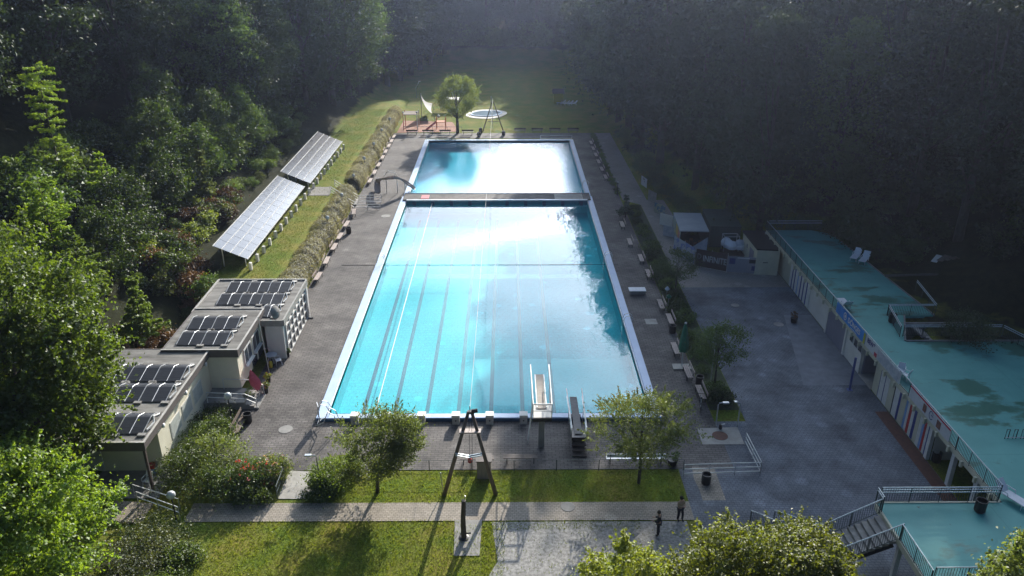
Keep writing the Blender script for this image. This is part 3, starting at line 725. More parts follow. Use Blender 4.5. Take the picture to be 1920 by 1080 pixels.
# ---------------------------------------------------------------- right building with the teal roof terrace
RX, RY1, RZ = 27.85, 80.6, 3.2
WX = 28.25
def gy(px, py): return G(px, py)[1]
RB = thing('changing_building', 'long low changing building under a teal roof terrace on the right of the plaza', 'building', (0, 0, 0))
roofpts = [(RX, 36.0), (20.75, 36.0), (20.75, 29.5), (60, 29.5), (60, 55.2), (31.2, 55.2), (33.2, 59.9), (35.6, 59.9), (34.9, 70), (34.3, 79.4), (32.5, RY1), (RX, RY1)]
MB().poly(roofpts, RZ - .28, RZ).build('roof_terrace', M['teal'], RB)
b = MB()
def edge(b, pts, w, z0, z1):
    for p, q in zip(pts, pts[1:]): b.bar((p[0], p[1], (z0 + z1) / 2), (q[0], q[1], (z0 + z1) / 2), w, z1 - z0)
edge(b, [(RX - .06, 36.1), (RX - .06, RY1)], .12, RZ - .34, RZ + .03); edge(b, [(20.75, 35.94 + .1), (RX - .13, 36.04)], .12, RZ - .34, RZ + .03); edge(b, [(20.69, 29.5), (20.69, 35.95)], .12, RZ - .34, RZ + .03)
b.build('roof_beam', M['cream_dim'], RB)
b = MB()
for y in np.arange(36.8, 80.4, 1.55): b.box(RX - .28, RX - .125, y, y + .16, RZ - .5, RZ - .1)
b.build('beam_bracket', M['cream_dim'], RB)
b = MB(); edge(b, [(31.2, 55.26), (60, 55.26)], .12, RZ + .003, RZ + .1); edge(b, [(31.14, 55.3), (33.14, 59.84)], .12, RZ + .003, RZ + .1); edge(b, [(35.66, 59.9), (34.96, 70), (34.36, 79.4)], .12, RZ - .1, RZ + .06); b.build('roof_kerb', M['concrete'], RB)
y_g0, y_g1, y_w1, y_c0, y_c1 = gy(1505, 624), gy(1540, 666), gy(1566, 702), gy(1631, 735), gy(1741, 862)
def wallseg(y0, y1, m, nm='wall', x=WX, z0=0, z1=RZ - .285, d=.25, parent=None):
    return MB().box(x, x + d, min(y0, y1), max(y0, y1), z0, z1).build(nm, M[m], parent or RB)
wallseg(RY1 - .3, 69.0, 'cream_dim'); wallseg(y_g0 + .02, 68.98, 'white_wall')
# far row of narrow doors
for k, (dy, c) in enumerate([(.35,'white'),(.18,'navy'),(.4,'white'),(.22,'navy'),(.6,'white'),(.2,'navy'),(.5,'white'),(.2,'navy'),(.6,'cream')]):
    pass
yy = 73.2
for dy, c in [(.55,'white'),(.25,'navy'),(.45,'white'),(.25,'navy'),(.6,'white'),(.25,'light_blue'),(.55,'white'),(.28,'navy'),(.5,'white'),(.28,'navy'),(.55,'white'),(.28,'navy'),(.7,'white')]:
    wallseg(yy - dy + .02, yy, c, 'door_panel', WX - .07, .1, 2.6, .06); yy -= dy
g = wallseg(y_g1 + .05, y_g0 - .05, 'garage', 'garage_door', WX - .1, .03, 2.75, .09)
b = MB()
for y in (y_g1 + .02, y_g0 - .02): b.box(WX - .14, WX - .005, y - .14, y + .14, 0, 2.9)
b.box(WX - .14, WX - .005, y_g1, y_g0, 2.755, 2.9); b.build('door_frame', M['white_wall'], RB)
wallseg(y_w1, y_g1 - .13, 'white_wall', x=WX - .05)
for k in range(3):
    y = y_g1 - .75 - k * .85
    w = wallseg(y - .72, y, 'white', 'window', WX - .10, 1.75, 2.65, .05)
    MB().box(WX - .106, WX - .1, y - .66, y - .06, 1.82, 2.58).build('pane', M['glass'], w)
# entry recess
wallseg(y_c0, y_w1, 'garage', x=WX + 3.0)
MB().box(WX + .2, WX + 3, y_w1 - .2, y_w1, 0, RZ - .285).build('recess_wall', M['garage'], RB)
MB().box(WX - .1, WX + 3, y_c0 + .2, y_w1 - .21, .014, .10).build('doorstep', M['pale_slab'], RB)
b = MB()
for k, (yq, z) in enumerate([(.9, 1.5), (1.3, 1.5), (1.75, 1.4), (1.3, .9)]): b.box(WX + 2.95, WX + 2.997, y_w1 - yq - .5, y_w1 - yq - .25, z, z + .3)
b.build('notice_board', M['dark'], RB)
# striped cabins
seq = [(1.0,'cream_dim'),(.08,'navy'),(.75,'white'),(.1,'navy'),(.7,'white'),(.9,'cream_dim'),(.14,'dark'),(.75,'white'),(.32,'navy'),(.85,'cream_dim'),(.3,'light_blue'),(.32,'white'),(.36,'red'),(.42,'white'),(.36,'navy'),(.5,'cream_dim'),(.45,'white'),(.3,'light_blue'),(.3,'red'),(.3,'white'),(.36,'navy')]
tot = sum(s[0] for s in seq); yy = y_c0; kk = (y_c0 - y_c1) / tot
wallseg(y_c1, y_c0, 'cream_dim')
for w_, c in seq:
    wallseg(yy - w_ * kk + .012, yy - .012, c, 'cabin_panel', WX - .08, .12, 2.65, .078); yy -= w_ * kk
wallseg(31.5, y_c1 - .1, 'dark', x=WX + 3.2)
MB().box(WX + .25, WX + 3.2, y_c1 - .2, y_c1 - .1, 0, RZ - .285).build('recess_wall', M['white_wall'], RB)
def colm(px, py, w=.17):
    y = gy(px, py); MB().box(WX - .1, WX + .15, y - w, y + w, 0, RZ - .285).build('column', M['white'], RB)
colm(1746, 862); colm(1775, 913); colm(1830, 965); 
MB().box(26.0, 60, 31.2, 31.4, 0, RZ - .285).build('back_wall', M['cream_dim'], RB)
for y in (30.0, 33.5): MB().box(21.0, 21.25, y - .12, y + .12, 0, RZ - .285).build('column', M['white'], RB)
# blue pillar before the entry
px_, py_ = G(1593, 733); t = thing('pillar', 'slim blue steel pillar holding the roof edge before the entrance', 'pillar', (px_, py_, 0))
MB().tube([(0, 0, .01), (0, 0, 2.85)], .09, 10).build('shaft', M['blue'], t)
MB().box(-.2, .2, -.2, .2, .009, .04).build('foot_plate', M['blue'], t)
# cream annex at the far end
AX = thing('annex', 'cream end block with a dark pent roof beside the banner fence', 'building', (0, 0, 0))
x0a, y0a = G(1414, 516); x1a, _ = G(1467, 523)
y1a = YX(1405, 445, x0a + .4)[0] if False else y0a + 5.2
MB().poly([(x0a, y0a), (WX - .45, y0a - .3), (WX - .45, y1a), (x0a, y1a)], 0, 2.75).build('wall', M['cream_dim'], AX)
MB().poly([(x0a - .08, y0a - .1), (WX - .42, y0a - .4), (WX - .42, y1a + .2), (x0a - .08, y1a + .2)], 2.755, 2.88).build('roof', M['dark'], AX)
MB().box(x0a - .05, x0a - .003, y0a + 1.0, y0a + 2.3, .1, 2.2).build('door', M['garage'], AX)
MB().box(x0a - .05, x0a - .003, y0a + 3.2, y0a + 3.5, 1.7, 2.1).build('vent', M['concrete'], AX)
MB().box(x0a + .7, x0a + 1.4, y0a - .16, y0a - .10, 1.35, 1.42).build('ledge', M['dark'], AX)

# ---------------------------------------------------------------- railings
def railing(label, pts, h=1.02, name='railing', infill=True, rails=(1.02,), m='rail', mb_='rail_dark', post=1.6, z=None, mid=None, rr=.035):
    """pts: list of (x,y,z) at the foot"""
    t = thing(name, label, 'railing', pts[0])
    p0 = Vector(pts[0]); P = [Vector(p) - p0 for p in pts]
    for r_ in rails:
        MB().tube([p + Vector((0, 0, r_)) for p in P], rr, 6).build('top_rail' if r_ == max(rails) else 'rail', M[m], t)
    for a, c in zip(P, P[1:]):
        n = max(1, round((c - a).length / post))
        for i in range(n + 1):
            q = a.lerp(c, i / n)
            MB().tube([q, q + Vector((0, 0, max(rails)))], .028, 5).build('post', M[mb_], t)
    if infill:
        b = MB()
        for a, c in zip(P, P[1:]):
            n = max(1, int((c - a).length / .14))
            for i in range(n):
                q = a.lerp(c, (i + .5) / n); b.box(q.x - .009, q.x + .009, q.y - .009, q.y + .009, q.z + .1, q.z + max(rails) - .03)
            b.bar(a + Vector((0, 0, .1)), c + Vector((0, 0, .1)), .03, .03)
        b.build('bar_infill', M[mb_], t)
    return t
e = .08
railing('long bright topped railing along the teal roof edge above the plaza', [(RX - .13, 36.2, RZ), (RX - .13, RY1, RZ)], rails=(1.05,))
railing('railing across the far end of the teal roof', [(RX + .1, RY1 + .02, RZ), (33.6, RY1 + .02, RZ)], rails=(1.05, .8))
railing('railing across the front of the lower teal roof', [(RX - .3, 36.02, RZ), (20.9, 36.02, RZ)], rails=(1.05, .9, .72))
railing('short railing at the head of the outside stairs', [(20.66, 36.0, RZ), (20.66, 35.2, RZ)], rails=(1.05, .9))
railing('railing on the left edge of the lower teal roof', [(20.66, 33.0, RZ), (20.66, 29.7, RZ)], rails=(1.05,))
railing('railing at the very front edge of the lower teal roof', [(20.9, 29.9, RZ), (27.5, 29.9, RZ)], rails=(1.05,))
railing('railing at the left of the stair hole in the teal roof', [(31.7, 59.8, RZ), (31.0, 56.0, RZ)], rails=(1.0, .85))
railing('railing across the front of the stair hole beside the roof bush', [(31.3, 56.1, RZ), (39.0, 56.1, RZ)], rails=(1.0, .85))
railing('railing behind the stair hole in the teal roof', [(31.7, 59.9, RZ), (35.5, 59.9, RZ)], rails=(1.0, .9))
railing('sloping railing beside the upper steps behind the teal roof', [(35.7, 59.9, RZ), (35.9, 64.0, RZ + .4)], rails=(1.0, .85), infill=False)
railing('railing on the far right side of the teal roof', [(39.1, 56.0, RZ), (41.0, 50.5, RZ), (43, 44, RZ)], rails=(1.0, .85))
# stair hole: dark steps
sh = thing('roof_stairs', 'dark stair flight sunk in the teal roof beside the bush', 'stairs', (31.6, 57.3, RZ))
for i in range(10): MB().box(1.4 + i * .3, 1.7 + i * .3, -1.0, 1.0, -.1 - i * .17 - .17, -.1 - i * .17).build('step', M['concrete'], sh)
MB().box(-.2, 6.5, 1.1, 1.3, -2.5, .0).build('side_wall', M['concrete'], sh)

# outside stairs at the lower right
ST = thing('outside_stairs', 'grey concrete outside stairs climbing to the lower teal roof', 'stairs', (20.6, 34.1, 0))
nst = 9
for i in range(nst):
    z = RZ - (i + 1) * .175
    MB().box(-.34 * (i + 1), -.34 * i - .003, -1.0, 1.0, z - .17, z).build('step', M['concrete'], ST)
zl = RZ - (nst + 1) * .175; xl_ = -.34 * nst
MB().box(xl_ - 2.0, xl_ - .004, -1.0, 1.0, zl - .2, zl).build('landing', M['concrete'], ST)
for i in range(8):
    z = zl - (i + 1) * .17
    y = 1.003 + i * .33
    MB().box(xl_ - 2.0 - i * .14, xl_ - .5 - i * .14, y, y + .327, max(0, z - .2), z).build('step', M['concrete'], ST)
MB().bar((-.1, -.9, RZ - .45), (xl_ - .2, -.9, zl - .25), .2, .25).build('stringer', M['dark'], ST)
MB().bar((-.1, .9, RZ - .45), (xl_ - .2, .9, zl - .25), .2, .25).build('stringer', M['dark'], ST)
MB().box(xl_ - 1.2, xl_ - .9, -.3, .3, 0, zl - .21).build('support', M['concrete'], ST)
def Wp(x, y, z): return (20.6 + x, 34.1 + y, z)
railing('upper handrail of the outside stairs', [Wp(-.1, 1.0, RZ), Wp(xl_, 1.0, zl), Wp(xl_ - .45, 1.05, zl), Wp(xl_ - 1.7, 3.7, .2)], infill=True, rails=(1.0,))
railing('lower handrail of the outside stairs', [Wp(.2, -1.0, RZ), Wp(xl_, -1.0, zl), Wp(xl_ - 1.0, -1.0, zl)], infill=True, rails=(1.0,))
railing('handrail on the left of the lower stair flight', [Wp(xl_ - 2.0, -.6, zl), Wp(xl_ - 2.1, 1.0, zl), Wp(xl_ - 3.1, 3.7, .2)], infill=True, rails=(1.0,))
# blue tarpaulin
t = MB(); rr = random.Random(5); n = 9
x0, y0 = 18.1, 36.6
for j in range(n):
    for i in range(n):
        u, v = i/(n-1)-.5, j/(n-1)-.5
        t.v.append((u * 1.9, v * 1.3, .55 * (1 - min(1, (abs(u)*2) ** 2)) * (1 - min(1, (abs(v)*2) ** 2)) + rr.uniform(0, .1)))
for j in range(n-1):
    for i in range(n-1): t.f.append((j*n+i, j*n+i+1, (j+1)*n+i+1, (j+1)*n+i))
o = t.build('tarpaulin', M['tarp']); o.location = (*G(1532, 1003, .2), .05); tag(o, 'crumpled bright blue tarpaulin heaped beside the outside stairs', 'tarpaulin')
# railings on the plaza
P1 = [(*G(1280, 895), 0), (*G(1424, 891), 0), (*G(1396, 835), 0)]
railing('white three bar railing turning a corner on the plaza', P1, infill=False, rails=(.95, .6, .25), m='white', mb_='steel')
railing('pale handrails beside the steps through the hedge', [(*G(620, 362, 2), 2.0), (*G(664, 390, .6), .5), (*G(714, 391), 0)], infill=False, rails=(.95, .6, .25), m='white', mb_='white', post=1.9)
railing('pale handrail on the far side of the hedge steps', [(*G(628, 350, 2), 2.0), (*G(672, 378, .6), .5), (*G(716, 378), 0)], infill=False, rails=(.95, .6, .25), m='white', mb_='white', post=1.9)
sx0, sy0 = -22.4, G(700, 385)[1]
hs = thing('hedge_steps', 'grey steps through the hedge between deck and terrace', 'steps', (sx0, sy0, 0))
for i in range(8): MB().box(i * .36, i * .36 + .357, -.1, 2.3, 0, 1.85 - i * .23).build('step', M['concrete'], hs)
railing('white handrail on the left of the platform steps', [(ax1 + .1, ay1 - 2.35, .6), (bx1 + .75, ay1 - 2.35, .45), (bx1 + 1.5, ay1 - 2.35, .05)], infill=False, rails=(.9, .5), m='white', mb_='white')
railing('white handrail on the wall side of the platform steps', [(bx1 - 1.5, by0 + .05, .6), (bx1 + .7, by0 + .05, .5), (bx1 + 1.5, by0 + .05, .05)], infill=False, rails=(.9,), m='white', mb_='white')
# steps at the bottom left, from the path up to the porch
ps = thing('porch_steps', 'pale paved steps from the path up to the dark porch', 'steps', (*G(290, 960), 0))
for i in range(5): MB().box(-.45 * i - .9, -.45 * i - .45, -.9, .9, 0, .04 + .06 * i).build('step', M['path'], ps)
railing('white handrail in front of the porch steps', [(*G(338, 972), 0), (*G(262, 950), .3)], infill=False, rails=(.95, .55), m='white', mb_='steel')
railing('white handrail behind the porch steps', [(*G(338, 955), 0), (*G(255, 935), .3)], infill=False, rails=(.9,), m='white', mb_='steel')
# ramp railing (green) and fence along the deck edge
railing('green railing on the left side of the concrete ramp', [(*G(519, 934), 0), (*G(539, 882), 0)], rails=(.95, .5), m='rail_dark')
railing('low dark fence along the near edge of the deck', [(-10.8, 43.3, 0), (11.6, 43.3, 0)], rails=(.85, .1), infill=False, m='rail_dark', post=2.7, name='fence', rr=.015)
railing('low dark fence before the playground', [(*G(757, 247), 0), (*G(866, 248), 0)], rails=(.95,), infill=False, m='rail_dark', post=2.5, name='fence')
for px in (1014, 1072): 
    pass
railing('white frame rail at the far end of the far pool', [(*G(1013, 266), .1), (*G(1072, 266), .1)], infill=False, rails=(1.0, .5), m='white', mb_='white', post=6)
railing('white frame rail at the far left corner of the far pool', [(*G(800, 266), .1), (*G(853, 266), .1)], infill=False, rails=(1.0, .5), m='white', mb_='white', post=6)

# ---------------------------------------------------------------- banners with writing
def text_mesh(s, size, m, name='lettering', bold=True, depth=.004):
    cu = bpy.data.curves.new(name, 'FONT'); cu.body = s; cu.size = size; cu.extrude = depth; cu.offset = .012 if bold else 0
    cu.align_x = 'CENTER'; cu.align_y = 'CENTER'
    o = bpy.data.objects.new(name, cu); COL.objects.link(o)
    dg = bpy.context.evaluated_depsgraph_get()
    me = bpy.data.meshes.new_from_object(o.evaluated_get(dg)); me.name = name
    bpy.data.objects.remove(o); bpy.data.curves.remove(cu)
    me.materials.clear(); me.materials.append(m)
    return me
# banner frame: x' along the fence seen from the pool side, z up, text faces -x
def banner(name, label, ya, yb, x, z0, z1, m):
    """ya = left end as read from the pool (larger y), yb = right end"""
    t = thing(name, label, 'banner', (x, (ya + yb) / 2, (z0 + z1) / 2), -math.pi / 2)
    w = (ya - yb) / 2; h = (z1 - z0) / 2
    b = MB(); n = 16
    for i in range(n + 1):
        u = -w + 2 * w * i / n; wv = .012 * math.sin(i * 1.3)
        b.v += [(u, wv - .012, -h), (u, wv - .012, h), (u, wv + .012, -h), (u, wv + .012, h)]
    for i in range(n):
        a = 4 * i; c = a + 4
        b.f += [(a, c, c+1, a+1), (a+2, a+3, c+3, c+2), (a+1, c+1, c+3, a+3), (a, a+2, c+2, c)]
    b.build('cloth', m, t)
    return t, w, h
def letters(t, s, size, m, x, z, ang=0, sx=1):
    me = text_mesh(s, size, m); o = obj('lettering', me, t); o.location = (x, -.035, z); o.rotation_euler = (math.pi / 2, 0, 0); o.scale = (sx, 1, 1)
    return o
def strip(t, x0, x1, z0, z1, m, nm='stripe', y=-.03):
    return MB().box(x0, x1, y - .004, y, z0, z1).build(nm, m, t)
BX = RX - .2
m_blue = mat('banner_blue', (.02, .16, .55), .5, col2=(.05, .28, .72), scale=.7)
m_bwhite = mat('banner_white', (.62, .63, .66), .5, col2=(.55, .56, .6))
m_ink = mat('banner_dark_ink', (.02, .04, .2), .6)
m_yel = mat('banner_yellow', (.5, .5, .05), .5)
m_red = mat('banner_red', (.55, .02, .06), .5)
m_photo = mat('banner_photo_brown', (.3, .12, .08), .6, col2=(.08, .05, .05), scale=3)
m_map = mat('banner_map', (.5, .52, .56), .6, col2=(.38, .42, .48), scale=2, det=9, lo=.45, hi=.55)
def yr(px, py): return YX(px, py, BX)[0]
ya, yb = yr(1567, 590), yr(1620, 655)
t, w, h = banner('banner', 'blue banner with white logo and lettering on the roof railing', ya, yb, BX, RZ + .08, RZ + 1.0, m_blue)
letters(t, 'DÖNGES', .62, M['white'], .75, .0, sx=.95)
b = MB(); n_ = 20
for (ro, ri) in ((.30, .22), (.13, .0)):
    base = len(b.v)
    for i in range(n_):
        a_ = 2 * math.pi * i / n_; b.v += [(-1.05 + ro * math.cos(a_), -.034, .02 + ro * 1.1 * math.sin(a_)), (-1.05 + ri * math.cos(a_), -.034, .02 + ri * 1.1 * math.sin(a_))]
    for i in range(n_): j = (i + 1) % n_; b.f.append((base + 2*i, base + 2*j, base + 2*j + 1, base + 2*i + 1))
b.build('logo', M['white'], t)
strip(t, .2, 1.4, -.38, -.34, M['white'])
strip(t, w - .35, w - .01, -h + .02, h - .02, m_yel)
yc_ = yr(1688, 716)
t, w, h = banner('banner', 'white banner with dark letters and a faint route map on the roof railing', yb - .05, yc_, BX, RZ + .08, RZ + 1.0, m_bwhite)
letters(t, 'BEW', .5, m_ink, -w + .85, .15); letters(t, '7', .3, m_ink, -w + 1.55, .3)
strip(t, -w + 2.2, w - .3, -h + .05, h - .08, m_map, 'map_print'); strip(t, -w + 1.7, -w + 2.15, -h + .03, -h + .35, m_red, 'red_mark', y=-.026)
yd_, ye_ = yr(1708, 733), yr(1782, 820)
t, w, h = banner('banner', 'white banner with red top stripe, round mark and two brown photos on the roof railing', yd_, ye_, BX, RZ + .05, RZ + 1.0, m_bwhite)
strip(t, -w, w, h - .13, h - .01, m_red)
strip(t, -.75, -.35, -.3, .25, m_photo, 'photo_print'); strip(t, 1.1, 1.6, -.35, .2, m_photo, 'photo_print')
b = MB(); base = 0
for i in range(18):
    a_ = .5 + 5.2 * i / 17; b.v += [(.35 + .27 * math.cos(a_), -.034, -.02 + .3 * math.sin(a_)), (.35 + .21 * math.cos(a_), -.034, -.02 + .24 * math.sin(a_))]
for i in range(17): b.f.append((2*i, 2*i+2, 2*i+3, 2*i+1))
b.box(.33, .62, -.036, -.034, -.02, .03); b.build('logo', m_ink, t)
# banner fence by the containers: dark with pale letters, and a grey one
def fence_banner(p0, p1, h, m, label, name='banner_fence'):
    (xa, ya), (xb, yb) = G(*p0), G(*p1)
    ang = math.atan2(yb - ya, xb - xa); L = math.hypot(xb - xa, yb - ya)
    t = thing(name, label, 'banner fence', ((xa + xb) / 2, (ya + yb) / 2, 0), ang)
    MB().box(-L/2, L/2, -.02, .02, .1, h).build('cloth', m, t)
    for k in range(3): MB().tube([(-L/2 + L * k / 2, .06, 0), (-L/2 + L * k / 2, .06, h + .1)], .03).build('post', M['steel'], t)
    return t, L
t, L = fence_banner((1303, 500), (1361, 511), 2.0, mat('banner_maroon_black', (.035, .02, .028), .6), 'dark banner fence with pale block letters INFINITE')
letters(t, 'INFINITE', .95, mat('banner_pale_letters', (.62, .65, .68), .6), .35, 1.05, sx=.68)
letters(t, 'D', .8, mat('banner_grey_letters', (.2, .21, .24), .6), -L/2 + .35, 1.2, sx=.8)
t, L = fence_banner((1362, 512), (1423, 516), 1.85, mat('banner_grey', (.26, .28, .34), .6, col2=(.22, .24, .3)), 'grey banner fence with dark prints beside the cream annex')
strip(t, -L/2 + .15, -L/2 + .75, 1.0, 1.65, m_ink, 'print'); strip(t, .5, 1.6, 1.2, 1.6, M['dark_cloth'], 'print', y=-.026); strip(t, .8, 1.6, .4, .9, m_ink, 'print'); strip(t, -.7, .5, 1.65, 1.78, m_bwhite, 'print')
t, L = fence_banner((1262, 473), (1300, 497), 1.9, mat('banner_white_blue', (.45, .47, .55), .6, col2=(.2, .25, .5), scale=1.5, lo=.5, hi=.55), 'white banner fence in front of the painted container')

# ---------------------------------------------------------------- containers
x0c, y0c = G(1272, 474); x1c, _ = G(1320, 472)
t = thing('container', 'container with a pale roof, coloured painted side and open front', 'container', (18.9, 82.2, 0), R(-4))
gm = mat('graffiti_paint', (.35, .38, .3), .5, col2=(.1, .2, .3), scale=1.2, lo=.48, hi=.52)
MB().box(0, .06, 0, 6.0, .1, 2.5).build('side_wall', gm, t); MB().box(3.0, 3.06, 0, 6.0, .1, 2.5).build('side_wall', M['dark'], t)
MB().box(.061, 2.999, 5.9, 6.0, .1, 2.5).build('back_wall', M['dark'], t); MB().box(0, 3.06, 0, 6, 0, .095).build('floor', M['dark'], t)
MB().box(-.05, 3.1, -.1, 6.05, 2.505, 2.62).build('roof', mat('pale_roof_sheet', (.38,.42,.45), .6, col2=(.3,.34,.38), scale=1), t)
MB().box(-.012, -.002, .2, 1.5, .4, 1.3).build('mural', M['orange'], t); MB().box(-.012, -.002, 1.6, 3.4, 1.2, 2.3).build('mural', mat('mural_yellow', (.5, .38, .08), .5), t)
for k in range(3): MB().box(-.014, -.003, .3, 1.7, 1.4 + k * .3, 1.55 + k * .3).build('mural_stripe', M['red'], t)
b = MB(); b.add([(1.4,-.03,.1),(3.05,-.03,.1),(3.05,-.03,1.9),(1.4,-.06,.7)],[(0,1,2,3)]); b.add([(1.4,0,.1),(3.05,0,.1),(3.05,0,1.9),(1.4,-.01,.7)],[(3,2,1,0)]); b.build('front_sheet', m_map, t)
b = MB()
for k in range(5): b.box(.4 + k * .5, .75 + k * .5, 1.5, 2.0, .1, .5 + .25 * (k % 3))
b.build('stored_crates', m_photo, t)
t = thing('container', 'dark green container behind the banner fence', 'container', (22.6, 83.6, 0), R(-4))
gg = mat('dark_green_sheet', (.03, .06, .055), .6, col2=(.02, .045, .04), scale=1)
b = MB(); b.box(0, 3.3, 0, 6, .1, 2.5); b.build('body', gg, t)
b = MB()
for k in range(20): b.box(-.03, 0-.002, k * .3 + .05, k * .3 + .17, .15, 2.45)
for k in range(10): b.box(k * .33 + .05, k * .33 + .17, -.03, -.002, .15, 2.45)
b.build('corrugation', gg, t)
MB().box(-.05, 3.35, -.05, 6.05, 2.505, 2.6).build('roof', gg, t)
# leaning boards along the wooded edge
rr = random.Random(11)
for k, (px, py, c, lab) in enumerate([(1207, 350, m_bwhite, 'tall pale blue banner leaning in the shrubs by the side path'), (1222, 380, M['concrete'], 'small grey board at the bend of the side path'), (1236, 402, gm, 'painted board behind the side path, before the container'), (1248, 425, M['white_wall'], 'pale board next to the painted container'), (1256, 445, m_map, 'patterned board touching the painted container')]):
    x, y = G(px, py); t = thing('board', lab, 'board', (x, y, 0), R(-75 + 10 * k))
    MB().box(-.9, .9, -.03, .03, .05, 1.3 + .2 * (k % 2)).build('sheet', c, t); MB().box(-.7, -.62, .03, .09, 0, 1.2).build('batten', M['dark_wood'], t)
# wrapped goods behind the grey fence
b = MB()
x, y = G(1385, 485)
t = thing('wrapped_pile', 'heap of white wrapped goods behind the grey banner fence', 'pile', (x, y, 0))
for k in range(7):
    bb = MB(); bb.lathe([(.1, 0), (.55, .1), (.6, .5), (.35, .85), (.05, .95)], 8, (rr.uniform(-1.4, 1.8), rr.uniform(-.4, 1.0), .6 + rr.uniform(0, .5)))
    bb.build('bundle', M['white_plastic'] if k % 3 else m_map, t)
MB().box(-1.8, 2.1, -.6, 1.3, 0, .6).build('pallet', M['dark_wood'], t)
t = thing('steel_rack', 'thin steel frame rack behind the dark banner fence', 'rack', (*G(1355, 482), 0))
for (xx, yy_) in ((0, 0), (1.6, 0), (0, 1), (1.6, 1)): MB().tube([(xx, yy_, 0), (xx, yy_, 2.3)], .03).build('post', M['steel'], t)
b = MB(); b.tube([(0, 0, 2.3), (1.6, 0, 2.3), (1.6, 1, 2.3), (0, 1, 2.3), (0, 0, 2.3)], .03); b.build('top_frame', M['steel'], t)

# ---------------------------------------------------------------- small things: builders
def make_bench(label, wood='pale_wood', back=True, L=2.0, group=None, frame='dark'):
    t = thing('bench', label, 'bench', (0, 0, 0), 0, group)          # sits facing +y
    for k in range(3): MB().box(-L/2, L/2, -.22 + k * .155, -.22 + k * .155 + .135, .42, .46).build('seat_slat', M[wood], t)
    if back:
        b = MB(); b.bar((-L/2, -.30, .78), (L/2, -.30, .78), .04, .26); b.build('backrest', M[wood], t)
    for s in (-1, 1):
        b = MB(); x = s * (L/2 - .25)
        b.bar((x, -.2, 0), (x, -.2, .42), .05, .05); b.bar((x, .2, 0), (x, .2, .42), .05, .05); b.bar((x, -.24, .395), (x, .26, .395), .05, .04)
        if back: b.bar((x, -.22, .4), (x, -.34, .9), .05, .04)
        b.build('leg', M[frame], t)
    return t
def set_things(proto, places, label_fn, group):
    for i, (p, rz) in enumerate(places):
        if i == 0:
            proto.location = p; proto.rotation_euler = (0, 0, rz); proto['label'] = label_fn(0); proto['group'] = group
        else: dup(proto, p, rz, label_fn(i), group)
# benches in front of the hedge, from the bath house away
pl = []
for k, (px, py) in enumerate([(588, 524), (603, 494), (616, 468), (630, 448), (641, 425)]):
    x, y = G(px, py); pl.append(((-19.3, y, 0), -math.pi / 2 + random.uniform(-.05, .05)))
for (px, py) in [(655, 402)]:
    x, y = G(px, py); pl.append(((-19.2, y, 0), -math.pi / 2 + .15))
for (px, py) in [(693, 343), (701, 327), (707, 313), (714, 299), (720, 288), (726, 277), (731, 268), (736, 260)]:
    x, y = G(px, py); pl.append(((-19.3, y, 0), -math.pi / 2 + random.uniform(-.05, .05)))
set_things(make_bench(''), pl, lambda i: f'pale wooden bench with backrest before the hedge, {ORD[i]} counted from the bath house', 'pale benches in front of the hedge')
# benches along the right deck, near the far pool
pl = [((*G(px, py), 0), math.pi / 2 + .03) for px, py in [(1108, 272), (1112, 283), (1117, 295), (1122, 308), (1128, 322), (1135, 337)]]
set_things(make_bench('', 'pale_wood'), pl, lambda i: f'bench in shade beside the far pool, {ORD[i]} counted from the far end of its row', 'benches in shade beside the far pool')
# benches along the planting strip
pl = [((*G(px, py), 0), math.pi / 2) for px, py in [(1166, 427), (1180, 460), (1201, 491), (1215, 520), (1238, 578), (1255, 606), (1265, 662), (1288, 706), (1312, 745)]]
set_things(make_bench('', 'pale_wood'), pl, lambda i: f'bench along the planting strip on the shady side, {ORD[i]} counted from the pool bridge', 'benches along the planting strip')
# dark benches by the near fence, facing the pool
dn = ['dark bench at the top of the garden by the left building', 'dark bench left of the round leafy tree', 'dark bench behind the timber mast', 'dark bench right of the wooden box, near the diving tower']
pl = [((*G(px, py), 0), 0) for px, py in [(466, 866), (655, 862), (893, 868), (974, 866)]]
set_things(make_bench('', 'dark_wood', back=False, L=2.3), pl, lambda i: dn[i], 'dark backless benches by the near fence')
b = make_bench('long white bench with backrest behind the yellowish tree', 'white_plastic', True, 3.9); b.location = (*G(1189, 868), 0)
# benches before the playground
pl = [((*G(px, py), 0), math.pi if False else 0) for px, py in [(877, 252), (975, 249), (1007, 249), (1040, 249), (1074, 249), (835, 252), (803, 252), (773, 252)]]
fn = ['beside the trunk of the round tree', 'nearest the far mast on its right', 'second to the right of the far mast', 'third to the right of the far mast', 'at the far right corner of the pool deck', 'left of the round tree trunk', 'at the far left end of the far pool', 'in the far left corner before the bark mulch']
set_things(make_bench('', 'dark_wood'), pl, lambda i: 'dark slatted bench ' + fn[i], 'dark benches at the far end')
# wooden benches beside the garden bed on the left
b = make_bench('grey slatted bench along the garden bed below the platform steps', 'wood', True, 2.6); b.location = (*G(452, 800), 0); b.rotation_euler = (0, 0, -math.pi / 2)
